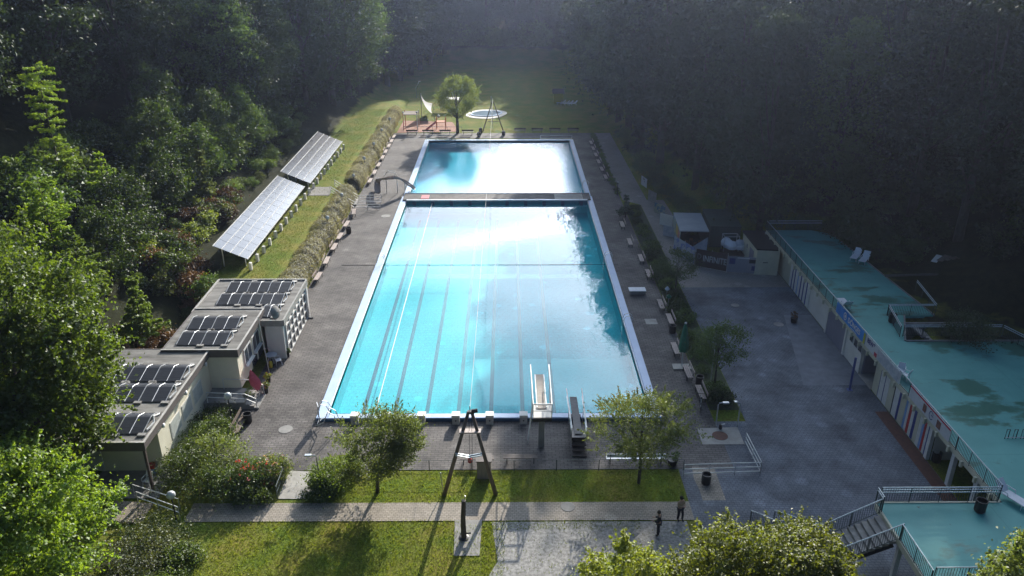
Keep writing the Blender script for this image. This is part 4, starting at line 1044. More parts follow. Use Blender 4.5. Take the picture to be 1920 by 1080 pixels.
# globe lamps
def make_globe_lamp(label, h=3.2, r=.26, group=None):
    t = thing('street_lamp', label, 'lamp', (0, 0, 0), 0, group)
    MB().tube([(0, 0, 0), (0, 0, h)], [.05, .035], 8).build('post', M['dark'], t)
    b = MB(); b.lathe([(.0, -r), (r*.7, -r*.7), (r, 0), (r*.7, r*.7), (0, r)][:], 16, (0, 0, h + r*.8), cap=False)
    b = MB(); n = 9; b.lathe([(max(.001, r*math.sin(math.pi*i/(n-1))), -r*math.cos(math.pi*i/(n-1))) for i in range(n)], 18, (0, 0, h + r*.8), cap=False)
    b.build('globe', GLOBE, t, smooth=True)
    MB().lathe([(.07, 0), (.09, .06), (.05, .12)], 10, (0, 0, h - .08)).build('collar', M['dark'], t)
    return t
GLOBE = mat('clear_lamp_globe', (.62, .64, .63), .12, col2=(.5, .52, .5), spec=1)
hp = [(614, 443, 412), (641, 398, 370), (663, 360, 331), (683, 325, 301), (701, 297, 275), (716, 269, 249), (731, 247, 227)]
first = make_globe_lamp('', 2.4, .24)
pl = []
for (px, pb, pt) in hp:
    _, y = G(px, pb, .6); x, z = ZY(px, pt, y); pl.append(((x, y, max(.3, z - 2.6)), 0))
set_things(first, pl, lambda i: f'globe lamp standing in the hedge, {ORD[i]} counted from the bath house', 'globe lamps in the hedge')
for (px, pb, pt, z0, lab) in [(435, 792, 740, 0, 'globe lamp beside the white handrail of the platform steps'), (330, 972, 925, 0, 'globe lamp at the foot of the porch steps'), (1157, 367, 340, 0, 'slim globe lamp at the corner of the side path by the bridge')]:
    x, y = G(px, pb, z0); _, z = ZY(px, pt, y); l_ = make_globe_lamp(lab, max(1.6, z - .25), .27 if px < 1000 else .14); l_.location = (x, y, z0)
def make_hook_lamp(label, px, pb, pt, d=-1):
    x, y = G(px, pb); _, z = ZY(px, pt, y)
    t = thing('street_lamp', label, 'lamp', (x, y, 0))
    MB().tube([(0, 0, 0), (0, 0, z - .15), (.08 * d, 0, z), (.35 * d, 0, z + .03)], .045, 8).build('post', M['steel'], t)
    b = MB(); b.box(min(.3*d, .75*d), max(.3*d, .75*d), -.12, .12, z - .04, z + .08); b.build('lamp_head', M['steel'], t, bevel=.03)
    return t
make_hook_lamp('hooked grey street lamp at the top of the concrete ramp', 598, 905, 853)
make_hook_lamp('grey street lamp at the near end of the planting strip', 1341, 800, 757, 1)
# bins
def make_bin(label, r=.3, h=.75):
    t = thing('litter_bin', label, 'bin', (0, 0, 0), 0)
    MB().lathe([(r*.85, 0), (r, .1), (r, h - .06), (r*1.06, h - .05), (r*1.06, h), (r*.9, h), (r*.88, h-.25)], 16).build('body', M['black_plastic'], t, smooth=False)
    MB().lathe([(r*.86, 0), (r*.86, .02)], 16, (0, 0, h - .26)).build('liner', M['dark'], t)
    return t
bp = make_bin('')
bl = [((465, 790), 0, 'dark round bin beside the garden bench on the left deck'), ((1322, 908), 0, 'dark bin inside the white plaza railing'), ((1837, 962), RZ, 'dark bin on the lower teal roof by the railing'), ((1260, 625), 0, 'dark bin between two benches of the planting strip'), ((1673, 606), RZ, 'dark bin at the left corner of the stair hole'), ((1310, 722), 0, 'dark bin at the end of the planting strip benches'), ((901, 248), 0, 'dark bin at the left foot of the far mast'), ((944, 254), 0, 'dark bin at the right foot of the far mast'), ((898, 256), 0, 'low dark bin before the far mast'), ((654, 437), 0, 'dark bin between the hedge benches'), ((1755, 868), 0, 'dark bin under the roof beside the striped cabins')]
for i, ((px, py), z, lab) in enumerate(bl):
    p = (*G(px, py, z), z)
    if i == 0: bp.location = p; bp['label'] = lab; bp['group'] = 'dark litter bins'
    else: dup(bp, p, 0, lab, 'dark litter bins')
# flower pots
def pot(px, py, lab, leaf='leaf_shrub', r=.28, fl=None, z=0, h=.45):
    x, y = G(px, py, z); t = thing('plant_pot', lab, 'plant pot', (x, y, z))
    MB().lathe([(r*.75, 0), (r, h), (r*.88, h), (r*.85, h-.06)], 14).build('pot', M['black_plastic'], t)
    return t

# ---------------------------------------------------------------- foliage machinery
def np_mesh(name, V, nper, mat_):
    me = bpy.data.meshes.new(name); n = len(V); nf = n // nper
    me.vertices.add(n); me.vertices.foreach_set('co', V.astype(np.float32).ravel())
    me.loops.add(n); me.loops.foreach_set('vertex_index', np.arange(n, dtype=np.int32))
    me.polygons.add(nf); me.polygons.foreach_set('loop_start', np.arange(0, n, nper, dtype=np.int32)); me.polygons.foreach_set('loop_total', np.full(nf, nper, dtype=np.int32))
    me.update(calc_edges=True); me.materials.append(mat_)
    return me
def leaves(P, size, rng, up=.35, elong=1.7, bias=None, out=None):
    n = len(P)
    N = rng.normal(size=(n, 3)); N[:, 2] += up * 2.5
    if out is not None: N += out
    N /= np.linalg.norm(N, axis=1)[:, None]
    T = rng.normal(size=(n, 3))
    if bias is not None: T = T * .5 + bias
    T -= (T * N).sum(1)[:, None] * N; T /= np.linalg.norm(T, axis=1)[:, None] + 1e-9
    B = np.cross(N, T)
    s = size * rng.uniform(.6, 1.35, size=(n, 1))
    fold = N * s * .18
    V = np.stack([P - T * s * .5, P + B * s * .5 / elong + fold, P + T * s * .5, P - B * s * .5 / elong + fold], 1)
    return V.reshape(-1, 3)
def lobed(rng, nl=7, lob=1.0):
    d = rng.normal(size=(nl, 3)); d /= np.linalg.norm(d, axis=1)[:, None]; a = rng.uniform(.1, .32, nl) * lob
    def f(u): return 1 + (a * np.maximum(0, u @ d.T) ** 3).sum(1) - .1
    return f
def broad_crown(seed, r, z0, z1, nclump, per, size, clump=.2, up=.3, skew=0.0, inner=.45, sprig=0):
    rng = np.random.default_rng(seed); f = lobed(rng, 9, 1.7 if sprig > 300 else (1.35 if sprig > 150 else 1.0))
    u = rng.normal(size=(nclump, 3)); u /= np.linalg.norm(u, axis=1)[:, None]
    rad = rng.uniform(inner, 1, nclump) ** .6 * f(u)
    hz = (z1 - z0) / 2; c = np.array([0, 0, (z0 + z1) / 2])
    taper = 1 - .28 * np.clip(u[:, 2:3], -.2, 1)
    cen = u * rad[:, None] * np.array([r, r, hz]) * .86
    cen[:, :2] *= taper; cen += c; cen[:, 0] += skew * (cen[:, 2] - z0)
    pts = []; out = []
    for k in range(nclump):
        m = int(per * rng.uniform(.5, 1.5)); cr = r * clump * rng.uniform(.6, 1.4)
        q = rng.normal(size=(m, 3)); q /= np.linalg.norm(q, axis=1)[:, None]; q *= rng.uniform(.35, 1, (m, 1)) ** .5
        q = np.where(rng.random((m, 1)) < .35, rng.normal(0, .75, (m, 3)), q); q[:, 2] = q[:, 2] * .6
        pts.append(cen[k] + q * cr); out.append(q * .6)
    if sprig:                          # shoots that stick out of the crown
        o_ = rng.choice(nclump, sprig)
        for k in o_:
            d = cen[k] - c; d /= np.linalg.norm(d) + 1e-9; d = d * .8 + rng.normal(0, .35, 3); d[2] += .55; d /= np.linalg.norm(d)
            L = r * rng.uniform(.16, .34); m = int(8 + L / size * 3.2); tt = rng.uniform(.2, 1, m)[:, None]
            st_ = cen[k] + d * r * clump * .3
            pts.append(st_ + d * L * tt + rng.normal(0, size * .4, (m, 3)) * (1.25 - tt)); out.append(np.tile(d * .3, (m, 1)))
    P = np.concatenate(pts); O = np.concatenate(out)
    return leaves(P, size, rng, up, out=O), cen
def layered_crown(seed, r, z0, z1, nlev, nbr, per, size, conic=.7):
    rng = np.random.default_rng(seed); pts = []; bias = []; tips = []
    for i in range(nlev):
        fz = (i + rng.uniform(0, .6)) / nlev; z = z0 + (z1 - z0) * fz
        rr_ = r * (1 - conic * fz) * (.65 + .35 * math.sin(fz * 5 + seed)) + .25
        for k in range(nbr):
            a = rng.uniform(0, 2 * math.pi); L = rr_ * rng.uniform(.6, 1.15)
            d = np.array([math.cos(a), math.sin(a), rng.uniform(-.15, .35)])
            m = int(per * L / r) + 4
            t = rng.uniform(.15, 1, m) ** .8
            side = np.array([-math.sin(a), math.cos(a), 0])
            w = .28 * L * (1.15 - t)
            p = np.outer(t * L, d) + side * (rng.uniform(-1, 1, m) * w)[:, None]
            p[:, 2] += z - .12 * (t * L) ** 1.5 / 2 + rng.normal(0, .06 * size / .2, m)
            pts.append(p); bias.append(np.tile(d * .8, (m, 1))); tips.append((z, d * L))
    P = np.concatenate(pts)
    return leaves(P, size, rng, .9, 1.9, bias=np.concatenate(bias)), tips
def trunk_mb(h, r, rng, cen=None, z0=2, nlimb=6, lean=(0, 0)):
    b = MB(); n = 7
    pts = [(lean[0] * (i/(n-1)) ** 1.3 + rng.uniform(-.04, .04) * h * .1, lean[1] * (i/(n-1)) ** 1.3 + rng.uniform(-.04, .04) * h * .1, h * i/(n-1)) for i in range(n)]
    pts[0] = (0, 0, -.3); b.tube(pts, [r * (1.15 - .95 * i/(n-1)) for i in range(n)], 8)
    if cen is not None:
        idx = rng.sample(range(len(cen)), min(nlimb, len(cen)))
        for i in idx:
            e_ = Vector(cen[i]); zb_ = max(z0 * .8, e_.z * .55); f = zb_ / h
            s = Vector((lean[0] * f ** 1.3, lean[1] * f ** 1.3, zb_)); m_ = s.lerp(e_, .5) + Vector((0, 0, -.05 * (e_ - s).length))
            b.tube([s, m_, e_], [r * .38, r * .22, r * .07], 5, cap=False)
    return b
def tree(name, label, cat, loc, h, r, z0, seed, leaf='leaf_mid', nclump=70, per=90, size=.16, clump=.22, style='broad', group=None, trunk_r=None, up=.3, skew=0, bark='bark', rz=0, nlev=9, nbr=7, conic=.7, inner=.45, nlimb=10, sprig=0):
    t = thing(name, label, cat, loc, rz, group); rng = random.Random(seed)
    if style == 'broad':
        V, cen = broad_crown(seed, r, z0, h, nclump, per, size, clump, up, skew, inner, sprig)
        tm = trunk_mb(h * .8, trunk_r or h * .02, rng, cen, z0, nlimb, (skew * h * .5, 0))
    else:
        V, tips = layered_crown(seed, r, z0, h, nlev, nbr, per, size, conic)
        tm = trunk_mb(h * .98, trunk_r or h * .014, rng)
        for (z, d) in tips[::2]: tm.tube([(0, 0, z), (d[0] * .8, d[1] * .8, z + d[2] * .7)], [.035, .01], 4, cap=False)
    obj('crown', np_mesh('crown', V, 4, M[leaf]), t)
    tm.build('trunk', M[bark], t, smooth=True)
    return t
def shrub(name, label, loc, r, h, seed, leaf='leaf_shrub', n=30, per=60, size=.14, group=None, flowers=None, cat='shrub', rz=0, sy=1.0):
    t = thing(name, label, cat, loc, rz, group)
    V, cen = broad_crown(seed, r, 0, h, n, per, size, .3, .35)
    V[:, 2] = np.maximum(V[:, 2], .02)
    obj('foliage', np_mesh('foliage', V, 4, M[leaf]), t)
    b = MB(); rng = random.Random(seed)
    for i in rng.sample(range(len(cen)), min(7, len(cen))): b.tube([(0, 0, -.05), Vector(cen[i]) * .5, Vector(cen[i])], [.04, .025, .01], 4, cap=False)
    b.build('stem', M['bark'], t)
    if flowers:
        g = np.random.default_rng(seed + 1); k = g.integers(0, len(cen), 40); P = cen[k] + g.normal(0, r * .12, (40, 3)); P[:, 2] += .15
        obj('blossom', np_mesh('blossom', leaves(np.repeat(P, 5, 0) + g.normal(0, .06, (200, 3)), .16, g), 4, M[flowers]), t)
    if sy != 1: t.scale = (1, sy, 1)
    return t

# ---------------------------------------------------------------- garden trees and shrubs
tree('round_tree', 'round willow like tree standing before the playground at the far pool', 'tree', (*G(858, 250), 0), 9.9, 3.9, 2.4, 21, 'leaf_mid', 170, 110, .18, .17, sprig=80, nlimb=16, trunk_r=.26)
tree('small_tree', 'small round leafy tree on the sunny grass strip left of the timber mast', 'tree', (*G(706, 921), 0), 5.9, 2.45, 1.3, 22, 'leaf_willow', 150, 150, .115, .2, sprig=190, inner=.3, skew=.28, nlimb=14, trunk_r=.12)
tree('small_tree', 'airy yellowish tree on the shaded grass strip before the white bench', 'tree', (*G(1196, 906), 0), 6.3, 2.9, 2.6, 23, 'leaf_mid', 150, 95, .12, .19, sprig=200, skew=-.02, nlimb=16, trunk_r=.1, inner=.3)
tree('small_tree', 'dark small tree in the planting strip next to the banner fence', 'tree', (*G(1266, 548), 0), 4.6, 2.1, 1.6, 24, 'leaf_forest', 70, 70, .14, .24, trunk_r=.08)
tree('small_tree', 'dark reddish tree in the planting strip behind the green parasol', 'tree', (*G(1338, 728), 0), 5.8, 2.3, 2.1, 25, 'leaf_forest', 90, 80, .13, .22, trunk_r=.09)
# big near trees
tree('leafy_tree', 'large sunlit leafy tree at the left edge covering the back of the cream building', 'tree', (-29.2, 40.8, 0), 15.6, 6.3, 2.5, 31, 'leaf_near', 420, 190, .24, .14, sprig=420, nlimb=20, trunk_r=.35)
tree('leafy_tree', 'leafy tree in the bottom left corner in front of the large one', 'tree', (-27.6, 33.2, 0), 10.0, 4.6, 1.0, 32, 'leaf_near', 380, 190, .20, .145, sprig=380, nlimb=20, trunk_r=.3)
tree('leafy_tree', 'yellow green tree top at the left picture edge above the large leafy tree', 'tree', (-40.5, 51, H(-40.5, 51)), 12.0, 4.2, 2.5, 33, 'leaf_near', 200, 170, .24, .16, sprig=150, trunk_r=.3)
nb = [((5.4, 26.3), 7.4, 2.6, 34, 'yellow green tree top at the bottom edge beside the gravel'), ((10.1, 26.2), 9.5, 3.2, 35, 'tallest yellow green tree top at the bottom edge below the two people'), ((13.4, 27.2), 9.0, 2.9, 36, 'yellow green tree top at the bottom edge before the outside stairs')]
for (x, y), h, r, sd, lab in nb:
    tree('leafy_tree', lab, 'tree', (x, y, 0), h, r, 1.5, sd, 'leaf_bright', 300, 160, .15, .15, sprig=420, nlimb=16, trunk_r=.16, up=.5)
tree('leafy_tree', 'pale green tree top in the bottom right corner over the lower teal roof', 'tree', (22.2, 25.4, 0), 9.7, 2.6, 3, 37, 'leaf_mid', 240, 150, .15, .16, sprig=260, nlimb=14, trunk_r=.2)
# lit young trees on the left slope
for (x, y, h, r, sd, lab, lv) in [
    (-43, 75, 13.5, 4.4, 41, 'tall sunlit young beech with layered boughs high on the left slope', 10),
    (-37.5, 62, 9.0, 3.3, 42, 'pointed sunlit young tree in the middle of the left slope', 9),
    (-33.3, 57.5, 8.2, 3.2, 43, 'sunlit layered young tree close behind the leafy crown', 9),
    (-38.5, 74, 8.0, 2.6, 44, 'small sunlit tree right of the tall young beech', 7),
    (-29.6, 58.0, 6.8, 1.9, 45, 'slender tree rising from the brown bracken behind the middle block', 8),
    (-34.5, 88, 7.0, 1.7, 46, 'narrow half lit tree above the near end of the solar array', 8)]:
    tree('young_tree', lab, 'tree', (x, y, H(x, y) - .2), h, r, .25 * h, sd, 'leaf_young' if sd != 46 else 'leaf_mid', style='layered', per=190, size=.22, nlev=lv + 4, nbr=9, conic=.72, trunk_r=.1)
# shrubs on the slope behind the buildings
rr = random.Random(9); k = 0
spots = []
for i in range(120):
    y = rr.uniform(50, 92); x = -27.4 - rr.random() ** 1.2 * 14 - (1.6 if y > 70 else 0) - (3.4 if y > 74 else 0)
    spots.append((x, y))
kinds = [('leaf_shrub', 'green leafy shrub on the slope behind the bath house'), ('leaf_rust', 'rusty brown dead bracken clump on the slope behind the bath house'), ('leaf_mid', 'pale green shrub on the slope behind the bath house'), ('leaf_forest', 'dark green shrub on the slope behind the bath house')]
protos = []
for i, (lf, lab) in enumerate(kinds):
    for v in range(2):
        protos.append((shrub('shrub' if i != 1 else 'bracken_clump', lab, (0, 0, -50), 1.5, 2.0 if i != 1 else 1.3, 60 + i * 3 + v, lf, 36, 60, .2, group=lab.replace('shrub', 'shrubs').replace('clump', 'clumps')), lab))
used = set()
for (x, y) in spots:
    brown = (x > -35 and rr.random() < .5)
    i = (2 + rr.randrange(2)) if brown else rr.choice([0, 1, 4, 5, 6, 7])
    p, lab = protos[i]
    s = rr.uniform(.45, 1.35)
    if i not in used: p.location = (x, y, H(x, y) - .2); p.rotation_euler = (0, 0, rr.uniform(0, 6)); p.scale = (s, s, s); used.add(i)
    else: dup(p, (x, y, H(x, y) - .2), rr.uniform(0, 6), scale=s)
for i in range(len(protos)):
    if i not in used: protos[i][0].location = (-31, 84 + i, H(-31, 84 + i))
# shrubs along the back of the solar arrays
SP = [p for p, l in protos]
for i in range(20):
    y = 86 + i * 2.3 + rr.uniform(-.6, .6); x = -32.6 - rr.uniform(0, 1.5); dup(SP[rr.choice([0, 1, 4, 6])], (x, y, H(x, y) - .2), rr.uniform(0, 6), 'green shrub in the row behind the solar arrays', 'shrubs behind the solar arrays', rr.uniform(.6, 1.0))
for i, (x, y, h) in enumerate([(-36.5, 81, 9), (-36, 92, 8.5), (-37, 99, 10), (-35.8, 107, 9.5), (-39, 88, 10.5), (-41, 95, 11), (-36, 71, 8), (-34.8, 65, 7)]):
    pl_ = ['above the near end of the solar array', 'beside the middle of the near array', 'behind the joint of the arrays', 'beside the far solar array', 'second row above the near array', 'second row behind the joint of the arrays', 'between bracken and near array', 'just behind the glazed block'][i]
    tree('slope_tree', 'small dark bushy tree on the left slope, ' + pl_, 'tree', (x, y, H(x, y) - .3), h, 2.6 + .1 * i, .8, 300 + i, 'leaf_forest', 90, 80, .26, .26, trunk_r=.12, sprig=60)
# garden by the bath house
gs = [((352, 905), 2.2, 2.3, 'leaf_shrub', 'big yellow green bush between the cream wall and the path', None), ((405, 880), 2.2, 2.2, 'leaf_mid', 'bushy pale green shrub in the garden bed left of the deck', None), ((420, 918), 1.8, 1.7, 'leaf_shrub', 'dark green shrub at the lower end of the garden bed', None), ((385, 830), 1.9, 1.5, 'leaf_shrub', 'low green shrub in the upper garden bed below the platform', None), ((398, 795), 1.6, .9, 'leaf_forest', 'low dark ground shrub right below the platform wall', None), ((358, 862), 1.4, 1.4, 'leaf_shrub', 'small shrub against the cream wall', None),
      ((478, 905), 1.6, 1.6, 'leaf_forest', 'rose bush with red flowers beside the ramp railing', 'flower_red'), ((508, 895), 1.3, 1.4, 'leaf_mid', 'pale hydrangea bush at the corner by the dark bench', 'flower_pink'), ((470, 935), 1.1, .9, 'leaf_shrub', 'low bush at the path edge below the roses', None),
      ((618, 905), 1.5, 1.6, 'leaf_near', 'dense bright green bush right of the concrete ramp', None), ((650, 880), 1.0, .9, 'leaf_near', 'low green bush between ramp bush and small round tree', None), ((608, 925), 1.1, .8, 'leaf_forest', 'dark low bush at the foot of the ramp', None)]
for i, ((px, py), r, h, lf, lab, fl) in enumerate(gs): shrub('shrub', lab, (*G(px, py), 0), r, h, 90 + i, lf, 60, 85, .12, flowers=fl)
for i, ((x, y), r, h) in enumerate([((-20.7, 36.5), 2.3, .9), ((-21.5, 33.8), 2.6, 1.0), ((-18.6, 35.2), 1.2, .6), ((-19.2, 32.2), 1.6, .7)]):
    shrub('ground_shrub', ['grey green creeping shrub below the porch handrail', 'grey green creeping shrub at the bottom edge left of the lawn', 'small dark shrub at the left edge of the lawn', 'low shrub at the bottom edge beside the lawn'][i], (x, y, 0), r, h, 120 + i, 'leaf_creeper' if i < 2 else 'leaf_shrub', 60, 80, .12)
# planting strip on the right
rr = random.Random(15)
strip_x = lambda y: 15.9 + .3 * math.sin(y)
b = MB(); b.poly([(15.05, 50.5), (17.25, 50.5), (17.25, 99), (15.05, 99)], .016); struct('planting_strip', b, mat('planting_soil_and_grass', (.05,.075,.02), .95, col2=(.03,.035,.02), scale=3, bump=.5), 'narrow planted strip between deck and plaza')
i = 0; y = 51.5
sproto = None
while y < 98.5:
    s = rr.uniform(.55, 1.05); p = (strip_x(y), y, 0)
    if sproto is None: sproto = shrub('shrub', 'low dark shrub in the planting strip of the shady side', p, 1.1, 1.1, 140, 'leaf_forest', 30, 50, .14, group='low dark shrubs in the planting strip')
    else: dup(sproto, p, rr.uniform(0, 6), scale=s)
    y += rr.uniform(1.3, 3.2)
t = tree('small_conifer', 'small dark conifer at the far end of the planting strip by the bridge', 'tree', (*G(1172, 408), 0), 2.9, 1.0, .3, 146, 'leaf_spruce', style='layered', per=60, size=.16, nlev=10, nbr=8, conic=.85, trunk_r=.06)
y = 103.5
while y < 138:
    dup(sproto, (14.85, y, 0), rr.uniform(0, 6), 'low dark shrub behind the benches beside the far pool', 'low shrubs behind the far right benches', rr.uniform(.35, .55)); y += rr.uniform(1.6, 2.6)
# shrubs along the wooded edge of the side path
for i in range(16):
    y = 88 + i * 3.1; x = lin(y, [(84, 22), (100, 21.4), (110, 19.6), (140, 19)]) + rr.uniform(0, 1)
    dup(sproto, (x, y, H(x, y)), rr.uniform(0, 6), 'dark shrub at the foot of the right hand wood', 'shrubs at the foot of the right hand wood', rr.uniform(1.2, 1.9))
# bush on the roof, potted plants
shrub('shrub', 'dark spreading bush beside the stair hole on the teal roof', (*G(1810, 640, RZ), RZ), 1.9, 2.3, 150, 'leaf_dark', 60, 70, .14)
for (px, py, lab, lf, r) in [(1200, 870, '', '', 0)]: pass
def potted(px, py, lab, lf='leaf_shrub', r=.3, fl=None, h=.5):
    t = pot(px, py, lab, r=r * .8)
    V, c_ = broad_crown(int(px), r, .4, .4 + r * 1.7, 14, 24, .1, .35)
    obj('foliage', np_mesh('foliage', V, 4, M[lf]), t)
    if fl: g = np.random.default_rng(int(px)); obj('blossom', np_mesh('blossom', leaves(c_[g.integers(0, len(c_), 40)] + g.normal(0, .07, (40, 3)), .09, g), 4, M[fl]), t)
potted(1259, 872, 'round potted bush at the corner of the near fence', 'leaf_forest', .45)
potted(540, 668, 'black pot at the near corner of the glazed block', 'leaf_forest', .2); potted(525, 664, 'second small black pot by the white plastic table', 'leaf_forest', .16)
potted(470, 750, 'potted shrub with green leaves below the pink parasol', 'leaf_shrub', .42); potted(498, 735, 'pot of orange flowers beside the pink parasol', 'leaf_shrub', .3, 'flower_red'); potted(503, 715, 'low pot of yellow leaved flowers along the deck edge', 'leaf_bright', .28, 'flower_red'); potted(1488, 606, 'rusty potted plant beside the garage door', 'leaf_rust', .4)
# hedges on the terrace edge
def hedge(label, y0, y1, seed, z=.35):
    t = thing('hedge', label, 'hedge', (-21.35, (y0 + y1) / 2, 0)); rng = np.random.default_rng(seed); L = y1 - y0
    n = int(L * 900); y = rng.uniform(-L/2, L/2, n); a = rng.uniform(-.25, math.pi * .8, n)
    bump_ = 1 + .05 * np.sin(y * .9 + seed) + .05 * np.sin(y * 2.3) + .03 * np.sin(y * 6.1) + .12 * np.interp(y, np.linspace(-L/2, L/2, 40), rng.uniform(-1, 1, 40))
    rx = 1.25 * bump_; rz_ = 1.35 * bump_
    P = np.stack([rx * np.cos(a) + .35, y, 1.0 + rz_ * np.sin(a)], 1); P *= 1; P += rng.normal(0, .09, (n, 3))
    out = np.stack([np.cos(a), np.zeros(n), np.sin(a)], 1) * 2
    bias = np.stack([-np.sin(a) * .6, rng.normal(.3, .5, n), np.cos(a) * 1.0], 1)
    bias[:, 0] = np.cos(a) * .2 - np.sin(a); 
    obj('foliage', np_mesh('foliage', leaves(P, .19, rng, 0, 3.2, bias=bias * 1.4, out=out), 4, M['leaf_hedge']), t)
    b = MB(); m = 26; k = 10
    for j in range(m + 1):
        yy_ = -L/2 + .2 + (L - .4) * j / m
        for i in range(k + 1):
            aa = math.pi * i / k; b.v.append((1.0 * math.cos(aa) + .3, yy_, .3 + 1.65 * math.sin(aa)))
    for j in range(m):
        for i in range(k): q = j * (k + 1) + i; b.f.append((q, q + 1, q + k + 2, q + k + 1))
    b.f.append(tuple(range(k + 1))); b.f.append(tuple(reversed(range(m * (k + 1), (m + 1) * (k + 1)))))
    b.build('twig_core', mat('hedge_core', (.10, .09, .055), .95, col2=(.06, .055, .035), scale=4, bump=.8), t)
hedge('near half of the brownish clipped hedge between deck benches and terrace grass', 69.0, 100.6, 1)
hedge('far half of the brownish clipped hedge beyond the hedge steps', 104.2, 152, 2)

# grass blades on the lawns in sight
def grass(name, label, rects, dens, seed):
    rng = np.random.default_rng(seed); Ps = []
    for (x0, x1, y0, y1) in rects:
        n = int((x1 - x0) * (y1 - y0) * dens); P = np.stack([rng.uniform(x0, x1, n), rng.uniform(y0, y1, n), np.zeros(n)], 1); Ps.append(P)
    P = np.concatenate(Ps); P[:, 2] = [H(a, c) - .02 for a, c in P[:, :2]]
    n = len(P); a = rng.uniform(0, 2 * math.pi, n); d = np.stack([np.cos(a), np.sin(a), np.zeros(n)], 1); h = rng.uniform(.05, .13, (n, 1))
    lean = rng.normal(0, .04, (n, 3)); lean[:, 2] = 0
    V = np.stack([P - d * .025, P + d * .025, P + lean + np.array([0, 0, 1]) * h], 1).reshape(-1, 3)
    o = obj(name, np_mesh(name, V, 3, M['grass_blade'])); o['kind'] = 'stuff'; o['label'] = label
grass('lawn_grass', 'short sunlit grass of the front lawns', [(-17.5, -2.6, 30, 38.48), (-10.3, 11.2, 40.02, 43.3), (-2.6, -.8, 30.5, 38), (-1.2, 8, 37.6, 38.45), (-1.5, -.2, 30.5, 38.4)], 130, 5)
grass('terrace_grass', 'bright grass on the left terrace', [(-28.5, -22.6, 69, 101), (-28, -22.6, 103.5, 150)], 40, 6)

grass('gravel_weeds', 'sparse weeds growing through the gravel', [(-1.3, 10, 29.5, 38.3)], 14, 8)
# ---------------------------------------------------------------- diving boards, blocks, ladders
names = ['starting block at the far left of the near pool edge', 'starting block second from the left, behind the small round tree', 'starting block third from the left, right of the small round tree', 'starting block just left of the timber mast', 'starting block just right of the timber mast', 'starting block beside the ladder of the diving tower']
sb = thing('starting_block', '', 'starting block')
MB().box(-.27, .27, -.42, .15, 0, .62).build('pedestal', M['pale_concrete_block'], sb, bevel=.02)
b = MB(); b.add([(-.3,-.45,.63),(.3,-.45,.63),(.3,.28,.60),(-.3,.28,.60),(-.3,-.45,.80),(.3,-.45,.80),(.3,.28,.70),(-.3,.28,.70)], [(0,3,2,1),(4,5,6,7),(0,1,5,4),(1,2,6,5),(2,3,7,6),(3,0,4,7)])
b.build('top_plate', M['white_wall'], sb)
MB().box(-.05, .05, -.456, -.425, .3, .4).build('number_disc', M['dark'], sb)
set_things(sb, [((G(px, 790)[0], 49.1, 0), 0) for px in (666, 725, 790, 854, 917, 980)], lambda i: names[i], 'starting blocks on the near pool edge')
# diving tower
bx, by0_ = G(1017, 782, 3.0); by1_ = G(1014, 704, 3.0)[1]; bxr = bx - .05
t = thing('diving_tower', 'high white railed diving platform with a long board reaching over the pool', 'diving tower', (bxr, by0_, 0))
Lb = by1_ - by0_
MB().box(-.27, .27, .9, Lb, 3.02, 3.09).build('board', mat('board_grit', (.42, .37, .31), .8, col2=(.33, .29, .25), scale=5), t, bevel=.01)
MB().box(-.62, .62, 0, 1.6, 2.8, 3.0).build('platform', M['white_wall'], t)
MB().box(-.62, .62, -.12, -.003, 2.7, 3.0).build('platform_edge', M['dark'], t)
MB().box(-.2, .2, .75, 1.25, 0, 2.79).build('pillar', M['concrete'], t)
for s in (-1, 1):
    MB().box(s * .32 - .03, s * .32 + .03, 1.0, Lb - .05, 3.03, 3.11).build('board_edge', M['white'], t)
    MB().tube([(s * .62, 0, 4.0), (s * .64, 2.6, 4.05), (s * .66, Lb - .2, 4.0)], .045, 6).build('guard_rail', M['white'], t)
    MB().tube([(s * .62, 0, 3.5), (s * .64, 2.6, 3.55)], .04, 6).build('guard_rail', M['white'], t)
    for y in (0, .8, 1.6, 2.6): MB().tube([(s * .62, y, 2.85), (s * .63, y, 4.0)], .035, 5).build('guard_post', M['white'], t)
    MB().tube([(s * .55, 1.6, 2.9), (s * .63, 2.6, 3.2), (s * .65, Lb - .4, 3.9)], .035, 5).build('brace', M['white'], t)
MB().tube([(-.62, -.02, 4.0), (.62, -.02, 4.0)], .045).build('guard_rail', M['white'], t)
MB().tube([(-.62, -.02, 3.5), (.62, -.02, 3.5)], .04).build('guard_rail', M['white'], t)
lx, ly = G(988, 828); lx -= bxr; ly -= by0_
for dx in (-.0, .0):
    pass
ld = [(lx, ly, 0), (-.66, .9, 3.0), (-.66, 1.1, 3.9)]
for o_ in (-.22, .22): MB().tube([(p[0], p[1] + o_, p[2]) for p in ld], .035, 6).build('ladder_rail', M['white'], t)
b = MB()
for i in range(11):
    f = (i + .5) / 11; b.tube([(lx + (-.66 - lx) * f, ly + (.9 - ly) * f - .22, 3 * f), (lx + (-.66 - lx) * f, ly + (.9 - ly) * f + .22, 3 * f)], .028, 5)
b.build('rung', M['white'], t)
